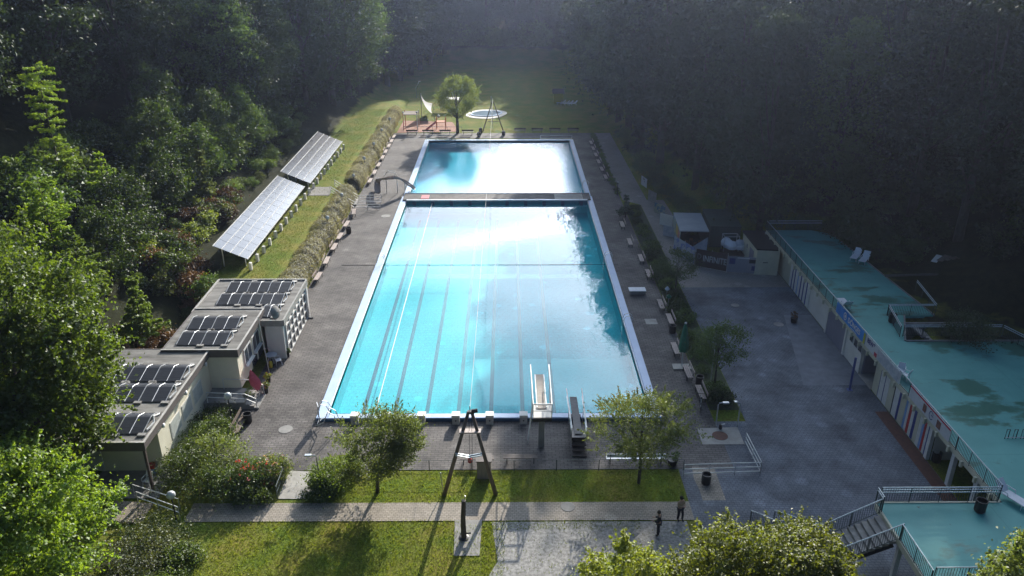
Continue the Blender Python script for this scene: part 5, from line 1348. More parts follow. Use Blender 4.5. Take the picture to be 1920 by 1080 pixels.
# springboard
sx, sy = G(1084, 815, 1.0); sy1 = G(1072, 746, 1.05)[1]
t = thing('springboard', 'low springboard on a dark stepped stand right of the diving tower', 'springboard', (sx - .02, sy, 0)); Lb = sy1 - sy
MB().bar((0, 0, 1.03), (-.03, Lb, 1.1), .52, .06).build('board', mat('grey_board_grit', (.22, .215, .21), .8, col2=(.17, .165, .16), scale=5), t)
MB().box(-.5, .5, -.35, .9, .75, .99).build('stand', M['dark'], t)
for k in range(3): MB().box(-.5, .5, -.65 - k * .3, -.36 - k * .3, .5 - k * .22, .58 - k * .22).build('step', M['dark_wood'], t)
MB().box(-.4, .4, -.3, .8, 0, .745).build('base', M['dark'], t)
MB().box(-.35, .35, 2.2, 2.6, 0.3, .95).build('fulcrum', M['dark'], t)
for s in (-1, 1):
    MB().tube([(s * .5, -.3, 1.75), (s * .52, 1.6, 1.9), (s * .56, Lb - .2, 1.95)], .04, 6).build('guard_rail', M['white'], t)
    MB().tube([(s * .5, -.3, 1.35), (s * .52, 1.6, 1.5), (s * .56, Lb - .6, 1.55)], .035, 6).build('guard_rail', M['steel'], t)
    for y in (-.3, 1.0, 2.4): MB().tube([(s * .5, y, .2 if y < 2 else .3), (s * .51, y, 1.8)], .03, 5).build('guard_post', M['steel'], t)
# pool ladders
def ladder(px, py, side, lab, x=None, z=.3):
    gx_, gy_ = G(px, py, z); X = x if x is not None else gx_
    t = thing('pool_ladder', lab, 'ladder', (X, gy_, 0), 0 if side > 0 else math.pi, 'steel ladders on the pool edges')
    for s in (-.28, .28):
        MB().tube([(-.75, s, .28), (-.72, s, .95), (-.45, s, 1.15), (-.1, s, 1.05), (.12, s, .6), (.14, s, -.9)], .03, 6).build('rail', M['steel'], t)
    for k in range(3): MB().box(.10, .2, -.27, .27, -.2 - k * .3, -.16 - k * .3).build('rung', M['steel'], t)
    return t
ladder(720, 490, 1, 'steel ladder on the left edge of the large pool halfway along', POOL[0])
ladder(1137, 487, -1, 'steel ladder on the right edge of the large pool in the far half', POOL[1])
ladder(1183, 606, -1, 'steel ladder on the right edge of the large pool near the middle', POOL[1])
ladder(1226, 764, -1, 'steel ladder at the near right corner of the large pool', POOL[1])
ladder(617, 772, 1, 'steel ladder at the near left corner of the large pool', POOL[0])
ladder(1100, 350, -1, 'steel ladder at the near right corner of the far pool', FAR[1])
ladder(765, 355, 1, 'steel ladder at the near left corner of the far pool', FAR[0])
t = thing('information_board', 'small white board on a thin frame at the near left pool corner', 'board', (*G(598, 790), 0), R(20))
MB().box(-.03, .03, -.35, .35, .5, 1.5).build('sheet', M['white_plastic'], t); MB().tube([(0, -.3, 0), (0, -.3, .5)], .025).build('leg', M['steel'], t); MB().tube([(0, .3, 0), (0, .3, .5)], .025).build('leg', M['steel'], t)
t = thing('access_frame', 'grey pool access frame on wheels parked at the near left pool corner', 'frame', (*G(606, 800), .3))
for s in (-.3, .3):
    MB().tube([(-.5, s, 0), (.1, s, .3), (.5, s, 1.2), (.9, s, .9), (1.1, s, .1)], .03).build('side_tube', M['steel'], t)
b = MB()
for f in (.15, .4, .65, .9): b.tube([(-.5 + f * 1.0, -.3, f * 1.1), (-.5 + f, .3, f * 1.1)], .025)
b.build('cross_tube', M['steel'], t)

# ---------------------------------------------------------------- timber masts and cable
def mast(label, pl_, pr_, apx, r, name='timber_mast'):
    (xa, ya), (xb, yb) = G(*pl_), G(*pr_); y = (ya + yb) / 2; ax, az = ZY(*apx, y); cx_ = (xa + xb) / 2
    t = thing(name, label, 'mast', (cx_, y, 0))
    for x in (xa, xb): MB().tube([(x - cx_, 0, -.2), (ax - cx_ + (x - cx_) * .06, 0, az)], [r, r * .7], 8).build('leg', M['wood'], t, smooth=True)
    return t, cx_, y, ax - cx_, az, (xb - xa)
t, mcx, my, max_, maz, mw = mast('tall timber A frame mast on the grass strip holding the pool cable', (830, 927), (929, 927), (880, 772), .14)
_, z1 = ZY(878, 808, my); hw = mw / 2 * (1 - z1 / maz)
MB().box(max_ * z1 / maz - hw - .28, max_ * z1 / maz + hw + .28, -.22, .22, z1 - .04, z1 + .04).build('cross_board', M['pale_wood'], t)
_, z2 = ZY(880, 850, my); hw = mw / 2 * (1 - z2 / maz)
b = MB(); b.tube([(-hw, -.17, z2 + .12), (0, -.17, z2 - .06), (hw, -.17, z2 + .12)], .06, 6); b.tube([(-hw, -.17, z2 - .02), (0, -.17, z2 - .2), (hw, -.17, z2 - .02)], .04, 6); b.build('cross_tie', M['rail'], t)
MB().box(max_ - .16, max_ + .25, -.12, .12, maz - .1, maz + .06).build('mast_head', M['dark'], t)
b = MB(); b.tube([(max_ + .1, 0, maz + .05), (max_ + .45, 0, maz + .1)], .13, 10); b.build('winch', M['dark'], t)
MB().tube([(max_, .1, maz), (max_ - .02, .1, maz + .35)], .03).build('cable_pin', M['white'], t)
for dx in (-.08, .08): MB().tube([(max_ + dx, -.02, maz - .1), (dx + max_, -.02, 1.4)], .012, 4).build('hoist_rope', M['dark'], t)
P0 = Vector((mcx + max_, my + .1, maz + .25))
t, fx, fy_, fax, faz, _ = mast('dark A frame mast behind the far pool holding the far cable end', (905, 245), (944, 246), (924, 190), .10)
MB().tube([(fax, .3, .0), (fax - .3, .3, faz + .8)], .05).build('centre_pole', M['white'], t)
b = MB(); _, z3 = ZY(925, 228, fy_); b.tube([(-.9, 0, z3), (1.1, 0, z3)], .05); b.build('cross_tie', M['wood'], t)
P1_ = Vector((fx + fax, fy_, faz + .5))
cb = thing('cable', 'thin pale cable sagging lengthwise over both pools between the masts', 'cable', tuple(P0))
pts = []
for i in range(25):
    f = i / 24; p = P0.lerp(P1_, f) - P0; p.z -= 2.0 * 4 * f * (1 - f) * .5; pts.append(p)
MB().tube(pts, .015, 5).build('strand', M['white'], cb)
t = thing('counterweight_box', 'upright grey wooden box on the grass right of the mast foot', 'box', (*G(906, 898), 0))
MB().box(-.45, .45, 0, .8, 0, 1.35).build('body', mat('grey_planks', (.34, .29, .24), .8, col2=(.22, .19, .16), scale=6, stretch=(3, 3, .2)), t)
MB().box(-.52, .52, -.06, .86, 1.355, 1.42).build('lid', M['dark_wood'], t)
t = thing('red_bag', 'small red and white float hanging by the bench behind the mast', 'float', (*G(880, 876), .35)); MB().lathe([(.05, 0), (.16, .1), (.14, .3), (.04, .42)], 10).build('buoy', M['red'], t, smooth=True)
MB().lathe([(.02, 0), (.02, .4)], 6, (0, 0, .42)).build('cord', M['white'], t)
# leaning post with pulley
x, y = G(868, 1008); _, z = ZY(872, 938, y)
t = thing('post', 'thick dark timber post with pulley standing on the slab pad', 'post', (x, y, 0))
MB().tube([(0, 0, 0), (-.02, .02, z * .5), (.05, .0, z)], [.17, .15, .13], 10).build('shaft', M['dark_wood'], t)
MB().tube([(-.22, -.05, .35), (.42, -.05, .4)], .05).build('crossbar', M['dark'], t)
MB().lathe([(.3, 0), (.32, .05), (.2, .09)], 12).build('collar', M['dark'], t)
MB().tube([(.05, -.03, z - .15), (.15, -.03, z + .35)], .03).build('hook', M['steel'], t)
# ring post in the grass strip
o = MB().tube([(*G(829, 922), 0), (G(829, 922)[0] - .1, G(829, 922)[1], 1.5)], .03); t = thing('stake', 'thin pale stake leaning at the left foot of the timber mast', 'stake', (0, 0, 0)); o.build('rod', M['steel'], t)

# ---------------------------------------------------------------- water slide
pts = [(*G(708, 361), .05), (*G(709, 352), .9), (*G(718, 346, 1), 1.75), (*G(734, 336, 2), 2.15), (*G(744, 335, 2), 2.1), (*G(756, 340, 1.5), 1.55), (*G(768, 348, .9), .95), (*G(778, 356, .3), .42)]
t = thing('water_slide', 'grey water slide arching from the deck into the far pool', 'slide', pts[0])
P = [Vector(p) - Vector(pts[0]) for p in pts]
def smooth_pts(P, n=5):
    out = []
    for i in range(len(P) - 1):
        p0 = P[max(0, i-1)]; p1 = P[i]; p2 = P[i+1]; p3 = P[min(len(P)-1, i+2)]
        for k in range(n):
            s = k / n; out.append(.5 * ((2*p1) + (p2 - p0) * s + (2*p0 - 5*p1 + 4*p2 - p3) * s*s + (3*p1 - p0 - 3*p2 + p3) * s**3))
    return out + [P[-1]]
S = smooth_pts(P); b = MB()
for i, p in enumerate(S):
    d = (S[min(i+1, len(S)-1)] - S[max(i-1, 0)]); d.z = 0; d.normalize(); n_ = Vector((-d.y, d.x, 0))
    for (o_, z) in ((-.42, .22), (-.34, 0), (.34, 0), (.42, .22), (.38, -.06), (-.38, -.06)): q = p + n_ * o_; b.v.append((q.x, q.y, q.z + z))
for i in range(len(S) - 1):
    for k in range(6): a = i * 6; b.f.append((a + k, a + (k+1) % 6, a + 6 + (k+1) % 6, a + 6 + k))
b.build('chute', mat('slide_shell', (.42, .36, .33), .45, col2=(.34, .29, .27)), t)
for k in (12, 20, 26): MB().tube([(S[k].x, S[k].y, 0), (S[k].x, S[k].y, S[k].z - .06)], .06).build('support', M['steel'], t)
for s in (-.4, .4): MB().tube([S[10] + Vector((0, s, .2)), S[13] + Vector((0, s, 1.0)), S[18] + Vector((0, s, .9)), S[20] + Vector((0, s, .2))], .03).build('handrail', M['white'], t)

# ---------------------------------------------------------------- green parasol, tables, grates on the right deck
x, y = G(1277, 690); t = thing('parasol', 'closed dark green parasol in a pale slab base beside the planting strip', 'parasol', (x, y, 0))
MB().lathe([(.03, 0), (.03, 4.1)], 8).build('pole', M['white'], t)
b = MB(); b.lathe([(.34, 1.55), (.38, 1.7), (.33, 2.4), (.2, 3.4), (.07, 4.05)], 14)
b.v = [(v[0] * (1 + .14 * math.cos(5 * math.atan2(v[1], v[0]))), v[1] * (1 + .14 * math.cos(5 * math.atan2(v[1], v[0]))), v[2]) for v in b.v]; b.build('cloth', M['green_cloth'], t)
MB().lathe([(.09, 4.0), (.1, 4.1), (.03, 4.16)], 10).build('cap', M['white'], t)
MB().box(-.75, .75, -.45, .45, .02, .12).build('slab_base', M['pale_slab'], t, bevel=.02)
x, y = G(1194, 551); t = thing('bench_box', 'white topped box bench on the shady deck', 'box', (x, y, 0))
MB().box(-.75, .75, -.45, .35, .1, .42).build('body', M['concrete'], t); MB().box(-.85, .8, -.5, .45, .425, .5).build('top', M['white_plastic'], t, bevel=.02)
for (px, py, c, lab) in [(1249, 560, 'white_plastic', 'white ring shaped thing on the planting strip edge'), (1252, 575, 'green_cloth', 'small green stand beside the planting strip')]:
    x, y = G(px, py); t = thing('stand', lab, 'stand', (x, y, 0)); MB().tube([(0, 0, 0), (0, 0, .9)], .04).build('pole', M['steel'], t); MB().lathe([(.2, .9), (.24, 1.0), (.05, 1.25)], 12).build('head', M[c], t)
x, y = G(1348, 815); t = thing('garden_tap', 'small dark shower fitting in the middle of the rusty slab', 'shower', (x + .2, y + .6, 0)); MB().tube([(0, 0, 0), (0, 0, .4)], .12).build('body', M['dark'], t); MB().tube([(0, 0, .35), (.3, 0, .45)], .04).build('spout', M['steel'], t)
x, y = G(1382, 800); t = thing('shower_post', 'grey shower post at the corner of the rusty slab', 'shower', (x, y, 0)); MB().tube([(0, 0, 0), (0, 0, 1.9), (-.3, 0, 2.1)], .05).build('pipe', M['steel'], t); MB().box(-.45, -.22, -.1, .1, 2.02, 2.08).build('head', M['steel'], t)
x, y = G(1330, 728); t = thing('flag_pole', 'thin pale pole beside the reddish tree', 'pole', (x, y, 0)); MB().tube([(0, 0, 0), (.05, 0, 3.6)], .03).build('shaft', M['steel'], t); MB().lathe([(.07, 0), (.02, .1)], 8, (.05, 0, 3.6)).build('tip', M['white'], t)
# bicycle-like scooters by the strip
def bike(px, py, lab, rz):
    x, y = G(px, py); t = thing('bicycle', lab, 'bicycle', (x, y, 0), rz)
    for s in (-.52, .52):
        b = MB(); n = 18; r = .33
        b.tube([(s + r * math.cos(2*math.pi*i/n), 0, .34 + r * math.sin(2*math.pi*i/n)) for i in range(n + 1)], .025, 5, cap=False)
        for k in range(6): a = math.pi * k / 6; b.tube([(s - r*math.cos(a), 0, .34 - r*math.sin(a)), (s + r*math.cos(a), 0, .34 + r*math.sin(a))], .005, 3)
        b.build('wheel', M['dark'], t)
    b = MB(); b.tube([(-.52, 0, .34), (-.15, 0, .85), (.35, 0, .82), (-.02, 0, .32), (-.52, 0, .34)], .022, 5); b.tube([(-.02, 0, .32), (-.15, 0, .85)], .022, 5); b.tube([(.52, 0, .34), (.33, 0, 1.0)], .022, 5); b.build('frame', M['steel'], t)
    MB().tube([(.3, -.27, 1.02), (.33, 0, 1.0), (.3, .27, 1.02)], .018, 5).build('handlebar', M['dark'], t); MB().box(-.3, -.05, -.07, .07, .9, .96).build('saddle', M['dark'], t, bevel=.02)
bike(1312, 765, 'dark bicycle parked beside the planting strip', R(80))
# plastic table and chairs left
x, y = G(510, 678); t = thing('table', 'round white plastic table before the glazed block', 'table', (x, y, 0))
MB().lathe([(.46, .70), (.48, .74), (.0, .745)], 24, cap=False).build('tabletop', M['white_plastic'], t); 
for a in range(4): MB().tube([(.35 * math.cos(a * 1.57 + .7), .35 * math.sin(a * 1.57 + .7), 0), (.2 * math.cos(a * 1.57 + .7), .2 * math.sin(a * 1.57 + .7), .7)], .03).build('leg', M['white_plastic'], t)
x, y = G(511, 682); t = thing('canister', 'yellow canister under the round white table', 'canister', (x, y - .5, 0)); MB().lathe([(.14, 0), (.15, .05), (.15, .5), (.06, .6)], 12).build('body', M['yellow'], t); MB().lathe([(.04, .6), (.04, .66)], 8).build('cap', M['dark'], t)
def plastic_chair(lab, loc, rz, reclined=False):
    t = thing('chair' if not reclined else 'lounger', lab, 'chair' if not reclined else 'lounger', loc, rz)
    if not reclined:
        MB().box(-.24, .24, -.22, .24, .41, .45).build('seat', M['white_plastic'], t, bevel=.015); MB().bar((-.0, -.22, .45), (0, -.34, .9), .46, .03).build('backrest', M['white_plastic'], t)
        for sx_ in (-1, 1):
            for sy_ in (-1, 1): MB().tube([(sx_ * .25, sy_ * .24, 0), (sx_ * .2, sy_ * .2, .42)], .025).build('leg', M['white_plastic'], t)
            MB().tube([(sx_ * .26, -.28, .66), (sx_ * .27, .18, .65), (sx_ * .25, .2, .43)], .025).build('armrest', M['white_plastic'], t)
    else:
        MB().box(-.32, .32, -.1, 1.25, .32, .37).build('bed', M['white_plastic'], t, bevel=.015); MB().bar((0, -.12, .36), (0, -.62, .88), .62, .04).build('backrest', M['white_plastic'], t)
        for yy_ in (-.3, 1.1):
            for sx_ in (-1, 1): MB().tube([(sx_ * .28, yy_, 0), (sx_ * .26, yy_, .33)], .03).build('leg', M['white_plastic'], t)
        for sx_ in (-1, 1): MB().tube([(sx_ * .34, -.35, .55), (sx_ * .34, .25, .55), (sx_ * .33, .3, .36)], .03).build('armrest', M['white_plastic'], t)
    return t
plastic_chair('white plastic chair in the shade beside the round white table', (*G(522, 682), 0), R(-60))
plastic_chair('white plastic chair standing on the dark porch floor', (*G(279, 908), 0), R(170))
plastic_chair('white lounger on the teal roof, left of the pair by the wood', (*G(1606, 485, RZ), RZ), R(143), True)
plastic_chair('white lounger on the teal roof, right of the pair by the wood', (*G(1622, 491, RZ), RZ), R(143), True)
plastic_chair('single white lounger standing at the roof railing above the garage', (*G(1586, 579, RZ), RZ), R(0), True)
plastic_chair('white lounger at the near end of the long roof railing', (*G(1886, 936, RZ), RZ), R(-155), True)
plastic_chair('white plastic chair behind the map banner on the roof', (*G(1688, 706, RZ), RZ), R(150))
plastic_chair('tilted white plastic chair nearest the map banner end', (*G(1697, 714, RZ), RZ), R(40))
# pink parasol folded by the steps
x, y = G(485, 742); t = thing('parasol', 'faded pink folded parasol leaning by the entrance steps', 'parasol', (x, y, 0))
MB().tube([(.15, 0, 0), (-.35, .1, 2.4)], .025).build('pole', M['white'], t)
b = MB(); b.lathe([(.12, 0), (.36, .5), (.34, .9), (.12, 1.6), (.03, 1.75)], 12); Mx = Matrix.Translation((.02, 0, .6)) @ Matrix.Rotation(R(-12), 4, 'Y')
b.v = [tuple(Mx @ Vector((v[0] * (1 + .2 * math.cos(4 * math.atan2(v[1], v[0]))), v[1] * .5, v[2]))) for v in b.v]; b.build('cloth', M['pink_cloth'], t)
MB().lathe([(.3, 0), (.28, .12), (.05, .16)], 14, (.15, 0, 0)).build('base', M['concrete'], t)
x, y = G(289, 885); t = thing('bucket', 'red and blue buckets stacked under the porch', 'bucket', (x, y, .03)); MB().lathe([(.16, 0), (.2, .4)], 14).build('lower_bucket', M['light_blue'], t); MB().lathe([(.17, .41), (.21, .75)], 14).build('upper_bucket', M['red'], t)
x, y = G(581, 596); t = thing('broom', 'broom standing upright at the corner of the glazed block', 'broom', (x, y, 0)); MB().box(-.3, .3, -.05, .05, 0, .1).build('brush', M['dark'], t); MB().tube([(0, 0, .1), (-.05, .1, 1.2)], .015).build('handle', M['dark_wood'], t)
# roof rack on the teal roof and debris on the slope
x, y = G(1912, 826, RZ); t = thing('bicycle_rack', 'dark low frame rack at the right edge of the teal roof', 'rack', (x, y, RZ))
for k in range(4): MB().tube([(-.9 + k * .5, 0, 0), (-.9 + k * .5, 0, .7), (-.7 + k * .5, 0, .7), (-.7 + k * .5, 0, 0)], .025).build('hoop', M['dark'], t)
MB().tube([(-.9, 0, .1), (1.0, 0, .1)], .03).build('base_bar', M['steel'], t)
x, y = G(1765, 500, 4); t = thing('timber_pile', 'pale boards dumped on the dark slope above the teal roof', 'boards', (x, y, H(x, y)))
for k in range(5): MB().bar((-1 + k * .5, -.5, .2 + .1 * k), (.2 + k * .6, .9 - k * .3, .3 + .1 * k), .5, .05).build('board', M['white_wall'] if k == 0 else M['wood'], t)
x, y = G(1745, 514, 4); t = thing('log', 'long pale log lying on the dark slope above the teal roof', 'log', (x, y, H(x, y) + .3)); MB().tube([(-4.0, .1, 0), (0, 0, .15), (4, -.3, .1)], [.12, .11, .09], 8).build('stem', M['pale_bark'], t); MB().tube([(2, -.1, .1), (2.6, .6, .5)], [.05, .02], 5).build('branch', M['pale_bark'], t)

# ---------------------------------------------------------------- playground
x, y = G(757, 243); x2, y2 = G(783, 243)
t = thing('climbing_frame', 'red climbing frame with a red and white ringed pole on the bark mulch', 'climbing frame', (x, y, 0)); w = x2 - x
for (xx, yy_) in ((0, 0), (w, 0), (0, 3), (w, 3)): MB().tube([(xx, yy_, 0), (xx, yy_, 2.9)], .07).build('post', M['red'] if xx == 0 else M['steel'], t)
for k in range(10): MB().lathe([(.1, 0), (.1, .14)], 10, (w, 0, .1 + k * .28)).build('ring', M['white'], t)
MB().box(0, w, 0, 3, 2.6, 2.7).build('deck', M['wood'], t)
MB().lathe([(.05, 0), (.2, .1), (.2, .25), (.03, .4)], 10, (0, 0, 2.9)).build('finial', M['white'], t); MB().lathe([(.05, 0), (.2, .1), (.2, .25), (.03, .4)], 10, (w, 0, 2.9)).build('finial', M['white'], t)
# shade sail
ys = 152.0; ax_, az_ = ZY(789, 176, ys); bx_, bz_ = ZY(813, 222, ys - 3); cx_, cz_ = ZY(811, 205, ys + 6)
t = thing('shade_sail', 'pale grey shade sail hanging steeply from a slim mast over the playground', 'shade sail', (ax_, ys, 0))
A3, B3, C3 = Vector((0, 0, az_)), Vector((bx_ - ax_, -3, max(1.2, bz_))), Vector((cx_ - ax_, 6, max(1.5, cz_)))
b = MB(); n = 8; idx = {}
for i in range(n + 1):
    for j in range(n + 1 - i):
        u, v = i / n, j / n; w_ = 1 - u - v
        p = A3 * w_ + B3 * u + C3 * v; sag = (u * v + v * w_ + u * w_) * 1.8
        p = p + Vector((-sag * .7, 0, -sag)); idx[i, j] = len(b.v); b.v.append(tuple(p))
for i in range(n):
    for j in range(n - i):
        b.f.append((idx[i, j], idx[i+1, j], idx[i, j+1]))
        if i + j < n - 1: b.f.append((idx[i+1, j], idx[i+1, j+1], idx[i, j+1]))
b.build('cloth', M['sail'], t)
MB().tube([(0, 0, 0), (0, 0, az_ + .1)], .07).build('mast', M['steel'], t)
MB().tube([(B3.x + .3, B3.y - .2, 0), (B3.x, B3.y, B3.z)], .06).build('mast', M['steel'], t); MB().tube([(C3.x + .3, C3.y, 0), (C3.x, C3.y, C3.z)], .06).build('mast', M['steel'], t)
x, y = G(827, 243); t = thing('play_structure', 'orange play structure beside the round tree trunk', 'play structure', (x, y, 0))
MB().box(-.8, .8, 0, 1.2, 1.3, 1.4).build('deck', M['orange'], t)
for (xx, yy_) in ((-.8, 0), (.8, 0), (-.8, 1.2), (.8, 1.2)): MB().tube([(xx, yy_, 0), (xx, yy_, 2.1)], .06).build('post', M['orange'], t)
MB().bar((-.8, .6, 1.35), (-2.6, -.6, .1), .6, .08).build('slide', M['red'], t); MB().lathe([(.05, 0), (.3, .2), (.3, .4), (.05, .6)], 12, (-.4, .3, 2.0)).build('ball', M['white'], t, smooth=True)
# paddling pool and its pavement
x, y = G(912, 214); t = thing('paddling_pool', 'pale shallow paddling pool behind the far mast', 'paddling pool', (x, y, 0))
def ell(rx, ry, n=28): return [(rx * math.cos(2*math.pi*i/n) * (1 + .12 * math.sin(4*math.pi*i/n)), ry * math.sin(2*math.pi*i/n)) for i in range(n)]
MB().poly(ell(3.9, 4.2), .015, .06).build('paving', M['white_wall'], t); MB().poly(ell(3.0, 2.6), .062, .20).build('rim', M['coping'], t); MB().poly(ell(2.7, 2.3), .201, .21).build('water_surface', mat('paddling_water', (.28, .38, .45), .15), t)
x, y = G(812, 207); t = thing('pavilion', 'low white roofed shelter half hidden behind the round tree', 'shelter', (x + 1.5, y, 0))
for (xx, yy_) in ((0, 0), (3.5, 0), (0, 2.5), (3.5, 2.5)): MB().tube([(xx, yy_, 0), (xx, yy_, 2.0)], .05).build('post', M['steel'], t)
MB().box(-.2, 3.7, -.2, 2.7, 2.0, 2.1).build('roof', M['white_wall'], t)
x, y = G(1047, 194); t = thing('kiosk', 'small yellow fronted hut with dark roof at the edge of the far wood', 'hut', (x, y, 0))
MB().box(-.95, .95, 0, 2, 0, 2.0).build('wall', mat('hut_yellow', (.6, .55, .06), .6), t); b = MB(); b.add([(-1.2,-.3,2.0),(1.2,-.3,2.0),(1.2,2.3,2.0),(-1.2,2.3,2.0),(-1.2,1,2.8),(1.2,1,2.8)],[(0,1,5,4),(2,3,4,5),(0,4,3),(1,2,5),(3,2,1,0)]); b.build('roof', M['dark_wood'], t)
lo = plastic_chair('white lounger leaning in the row right of the yellow hut', (*G(1055, 196), 0), R(90), True); lo['group'] = 'white loungers by the yellow hut'
for k, (px, lab) in enumerate([(1062, 'second white lounger right of the yellow hut'), (1069, 'third white lounger right of the yellow hut'), (1077, 'last white lounger right of the yellow hut')]): dup(lo, (*G(px, 197), 0), R(90 + 8 * k), lab)
x, y = G(778, 190); t = thing('outdoor_shower', 'white bent shower pipe on the grass behind the playground', 'shower', (x, y + 4, 0)); MB().tube([(0, 0, 0), (-.1, 0, 2.0), (.6, 0, 3.4)], .09).build('pipe', M['white'], t); MB().box(.5, .9, -.15, .15, 3.35, 3.45).build('head', M['white'], t)

# ---------------------------------------------------------------- people
def person(label, loc, rz, jacket, joints, hands_close=True, h=1.75):
    t = thing('person', label, 'person', loc, rz)
    def skinmesh(name, V, E, Rr, m, sub=1):
        me = bpy.data.meshes.new(name); me.from_pydata(V, E, []); o = bpy.data.objects.new(name, me); COL.objects.link(o)
        md = o.modifiers.new('s', 'SKIN'); md.use_smooth_shade = True
        for i, sv in enumerate(me.skin_vertices[0].data): sv.radius = (Rr[i], Rr[i] * (.8 if Rr[i] > .09 else 1)); sv.use_root = (i == 0)
        s2 = o.modifiers.new('u', 'SUBSURF'); s2.levels = sub; s2.render_levels = sub
        dg = bpy.context.evaluated_depsgraph_get(); nm = bpy.data.meshes.new_from_object(o.evaluated_get(dg)); nm.name = name
        bpy.data.objects.remove(o); nm.materials.clear(); nm.materials.append(m); return nm
    J = joints
    names_ = ['pelvis', 'waist', 'chest', 'neck', 'jaw', 'head', 'crown', 'shl', 'ell', 'wrl', 'hal', 'shr', 'elr', 'wrr', 'har', 'hil', 'knl', 'anl', 'tol', 'hir', 'knr', 'anr', 'tor']
    rad = dict(pelvis=.15, waist=.135, chest=.165, neck=.06, jaw=.075, head=.098, crown=.07, shl=.075, ell=.05, wrl=.035, hal=.04, shr=.075, elr=.05, wrr=.035, har=.04, hil=.105, knl=.07, anl=.05, tol=.045, hir=.105, knr=.07, anr=.05, tor=.045)
    E_ = [('pelvis','waist'),('waist','chest'),('chest','neck'),('neck','jaw'),('jaw','head'),('head','crown'),('chest','shl'),('shl','ell'),('ell','wrl'),('wrl','hal'),('chest','shr'),('shr','elr'),('elr','wrr'),('wrr','har'),('pelvis','hil'),('hil','knl'),('knl','anl'),('anl','tol'),('pelvis','hir'),('hir','knr'),('knr','anr'),('anr','tor')]
    ix = {n: i for i, n in enumerate(names_)}
    V = [J[n] for n in names_]; fr = [rad[n] for n in names_]; Ed = [(ix[a], ix[c]) for a, c in E_]
    # five fingers on each hand
    for s in ('l', 'r'):
        hnd = Vector(J['ha' + s]); wr = Vector(J['wr' + s]); d = (hnd - wr).normalized(); side = d.cross(Vector((0, 0, 1)));
        if side.length < .2: side = Vector((0, 1, 0))
        side.normalize()
        for k in range(5):
            if k < 4:
                o1 = hnd + side * (-.03 + .02 * k); L = (.075, .085, .08, .06)[k]; i0 = len(V); V += [tuple(o1 + d * .045), tuple(o1 + d * (.045 + L * .6) + Vector((0, .01, -.008))), tuple(o1 + d * (.045 + L) + Vector((0, .025, -.02)))]
            else:
                o1 = hnd - side * .045; i0 = len(V); V += [tuple(o1), tuple(o1 - side * .02 + d * .03), tuple(o1 - side * .022 + d * .055)]
            fr += [.011, .009, .008]; Ed += [(ix['ha' + s], i0), (i0, i0 + 1), (i0 + 1, i0 + 2)]
    obj('body', skinmesh('body', V, Ed, fr, M['skin'], 1), t)
    def garment(name, keys, edges, extra, m):
        V2 = [J[k] for k in keys]; ii = {k: i for i, k in enumerate(keys)}
        obj(name, skinmesh(name, V2, [(ii[a], ii[c]) for a, c in edges], [rad[k] + extra for k in keys], m, 1), t)
    garment('jacket', ['chest','waist','pelvis','shl','ell','wrl','shr','elr','wrr'], [('chest','waist'),('waist','pelvis'),('chest','shl'),('shl','ell'),('ell','wrl'),('chest','shr'),('shr','elr'),('elr','wrr')], .022, M[jacket])
    garment('trousers', ['pelvis','hil','knl','anl','hir','knr','anr'], [('pelvis','hil'),('hil','knl'),('knl','anl'),('pelvis','hir'),('hir','knr'),('knr','anr')], .016, M['trouser'])
    for s in ('l', 'r'): garment('shoe', ['an' + s, 'to' + s], [('an' + s, 'to' + s)], .012, M['dark'])
    hd = Vector(J['head'])
    b = MB(); n = 8
    b.lathe([(max(.002, .118 * math.sin(math.pi * i / 10)), -.125 * math.cos(math.pi * i / 10)) for i in range(3, 11)], 14, (hd.x, hd.y - .02, hd.z + .045), cap=False); b.build('hair', M['hair'], t, smooth=True)
    fy = hd.y + .1
    b = MB()
    for sx_ in (-.032, .032): b.lathe([(.012, -.004), (.012, .004)], 8, (hd.x + sx_, fy, hd.z + .01))
    b.build('eyes', M['dark'], t)
    b = MB(); b.add([(hd.x-.014, fy-.01, hd.z-.035), (hd.x+.014, fy-.01, hd.z-.035), (hd.x, fy+.022, hd.z-.03), (hd.x, fy-.005, hd.z+.01)], [(0,1,2),(1,3,2),(3,0,2)]); b.build('nose', M['skin'], t)
    MB().box(hd.x-.025, hd.x+.025, fy-.03, fy-.012, hd.z-.068, hd.z-.06).build('mouth', mat('lips', (.35,.13,.11), .6), t)
    for sx_ in (-1, 1): MB().box(hd.x + sx_*.1 - .012, hd.x + sx_*.1 + .012, hd.y - .03, hd.y + .015, hd.z - .035, hd.z + .025).build('ear', M['skin'], t, bevel=.008)
    return t
base = dict(pelvis=(0,0,.95), waist=(0,0,1.12), chest=(0,.01,1.33), neck=(0,.01,1.5), jaw=(0,.03,1.57), head=(0,.03,1.645), crown=(0,.02,1.71),
            shl=(-.19,0,1.42), ell=(-.25,-.04,1.15), wrl=(-.24,.05,.92), hal=(-.235,.07,.85), shr=(.19,0,1.42), elr=(.25,-.04,1.15), wrr=(.24,.05,.92), har=(.235,.07,.85),
            hil=(-.1,0,.88), knl=(-.12,.03,.5), anl=(-.12,-.02,.08), tol=(-.13,.14,.04), hir=(.1,0,.88), knr=(.1,.02,.5), anr=(.11,-.05,.08), tor=(.12,.11,.04))
a = dict(base); a.update(ell=(-.24,.05,1.16), wrl=(-.1,.24,1.2), hal=(-.05,.28,1.22), elr=(.24,.05,1.16), wrr=(.1,.24,1.2), har=(.05,.28,1.22), knl=(-.12,.12,.5), anl=(-.12,.1,.08), tol=(-.13,.27,.04))
person('person in a tan jacket and dark trousers standing at the end of the path', (*G(1272, 977), .015), R(-150), 'tan_cloth', a)
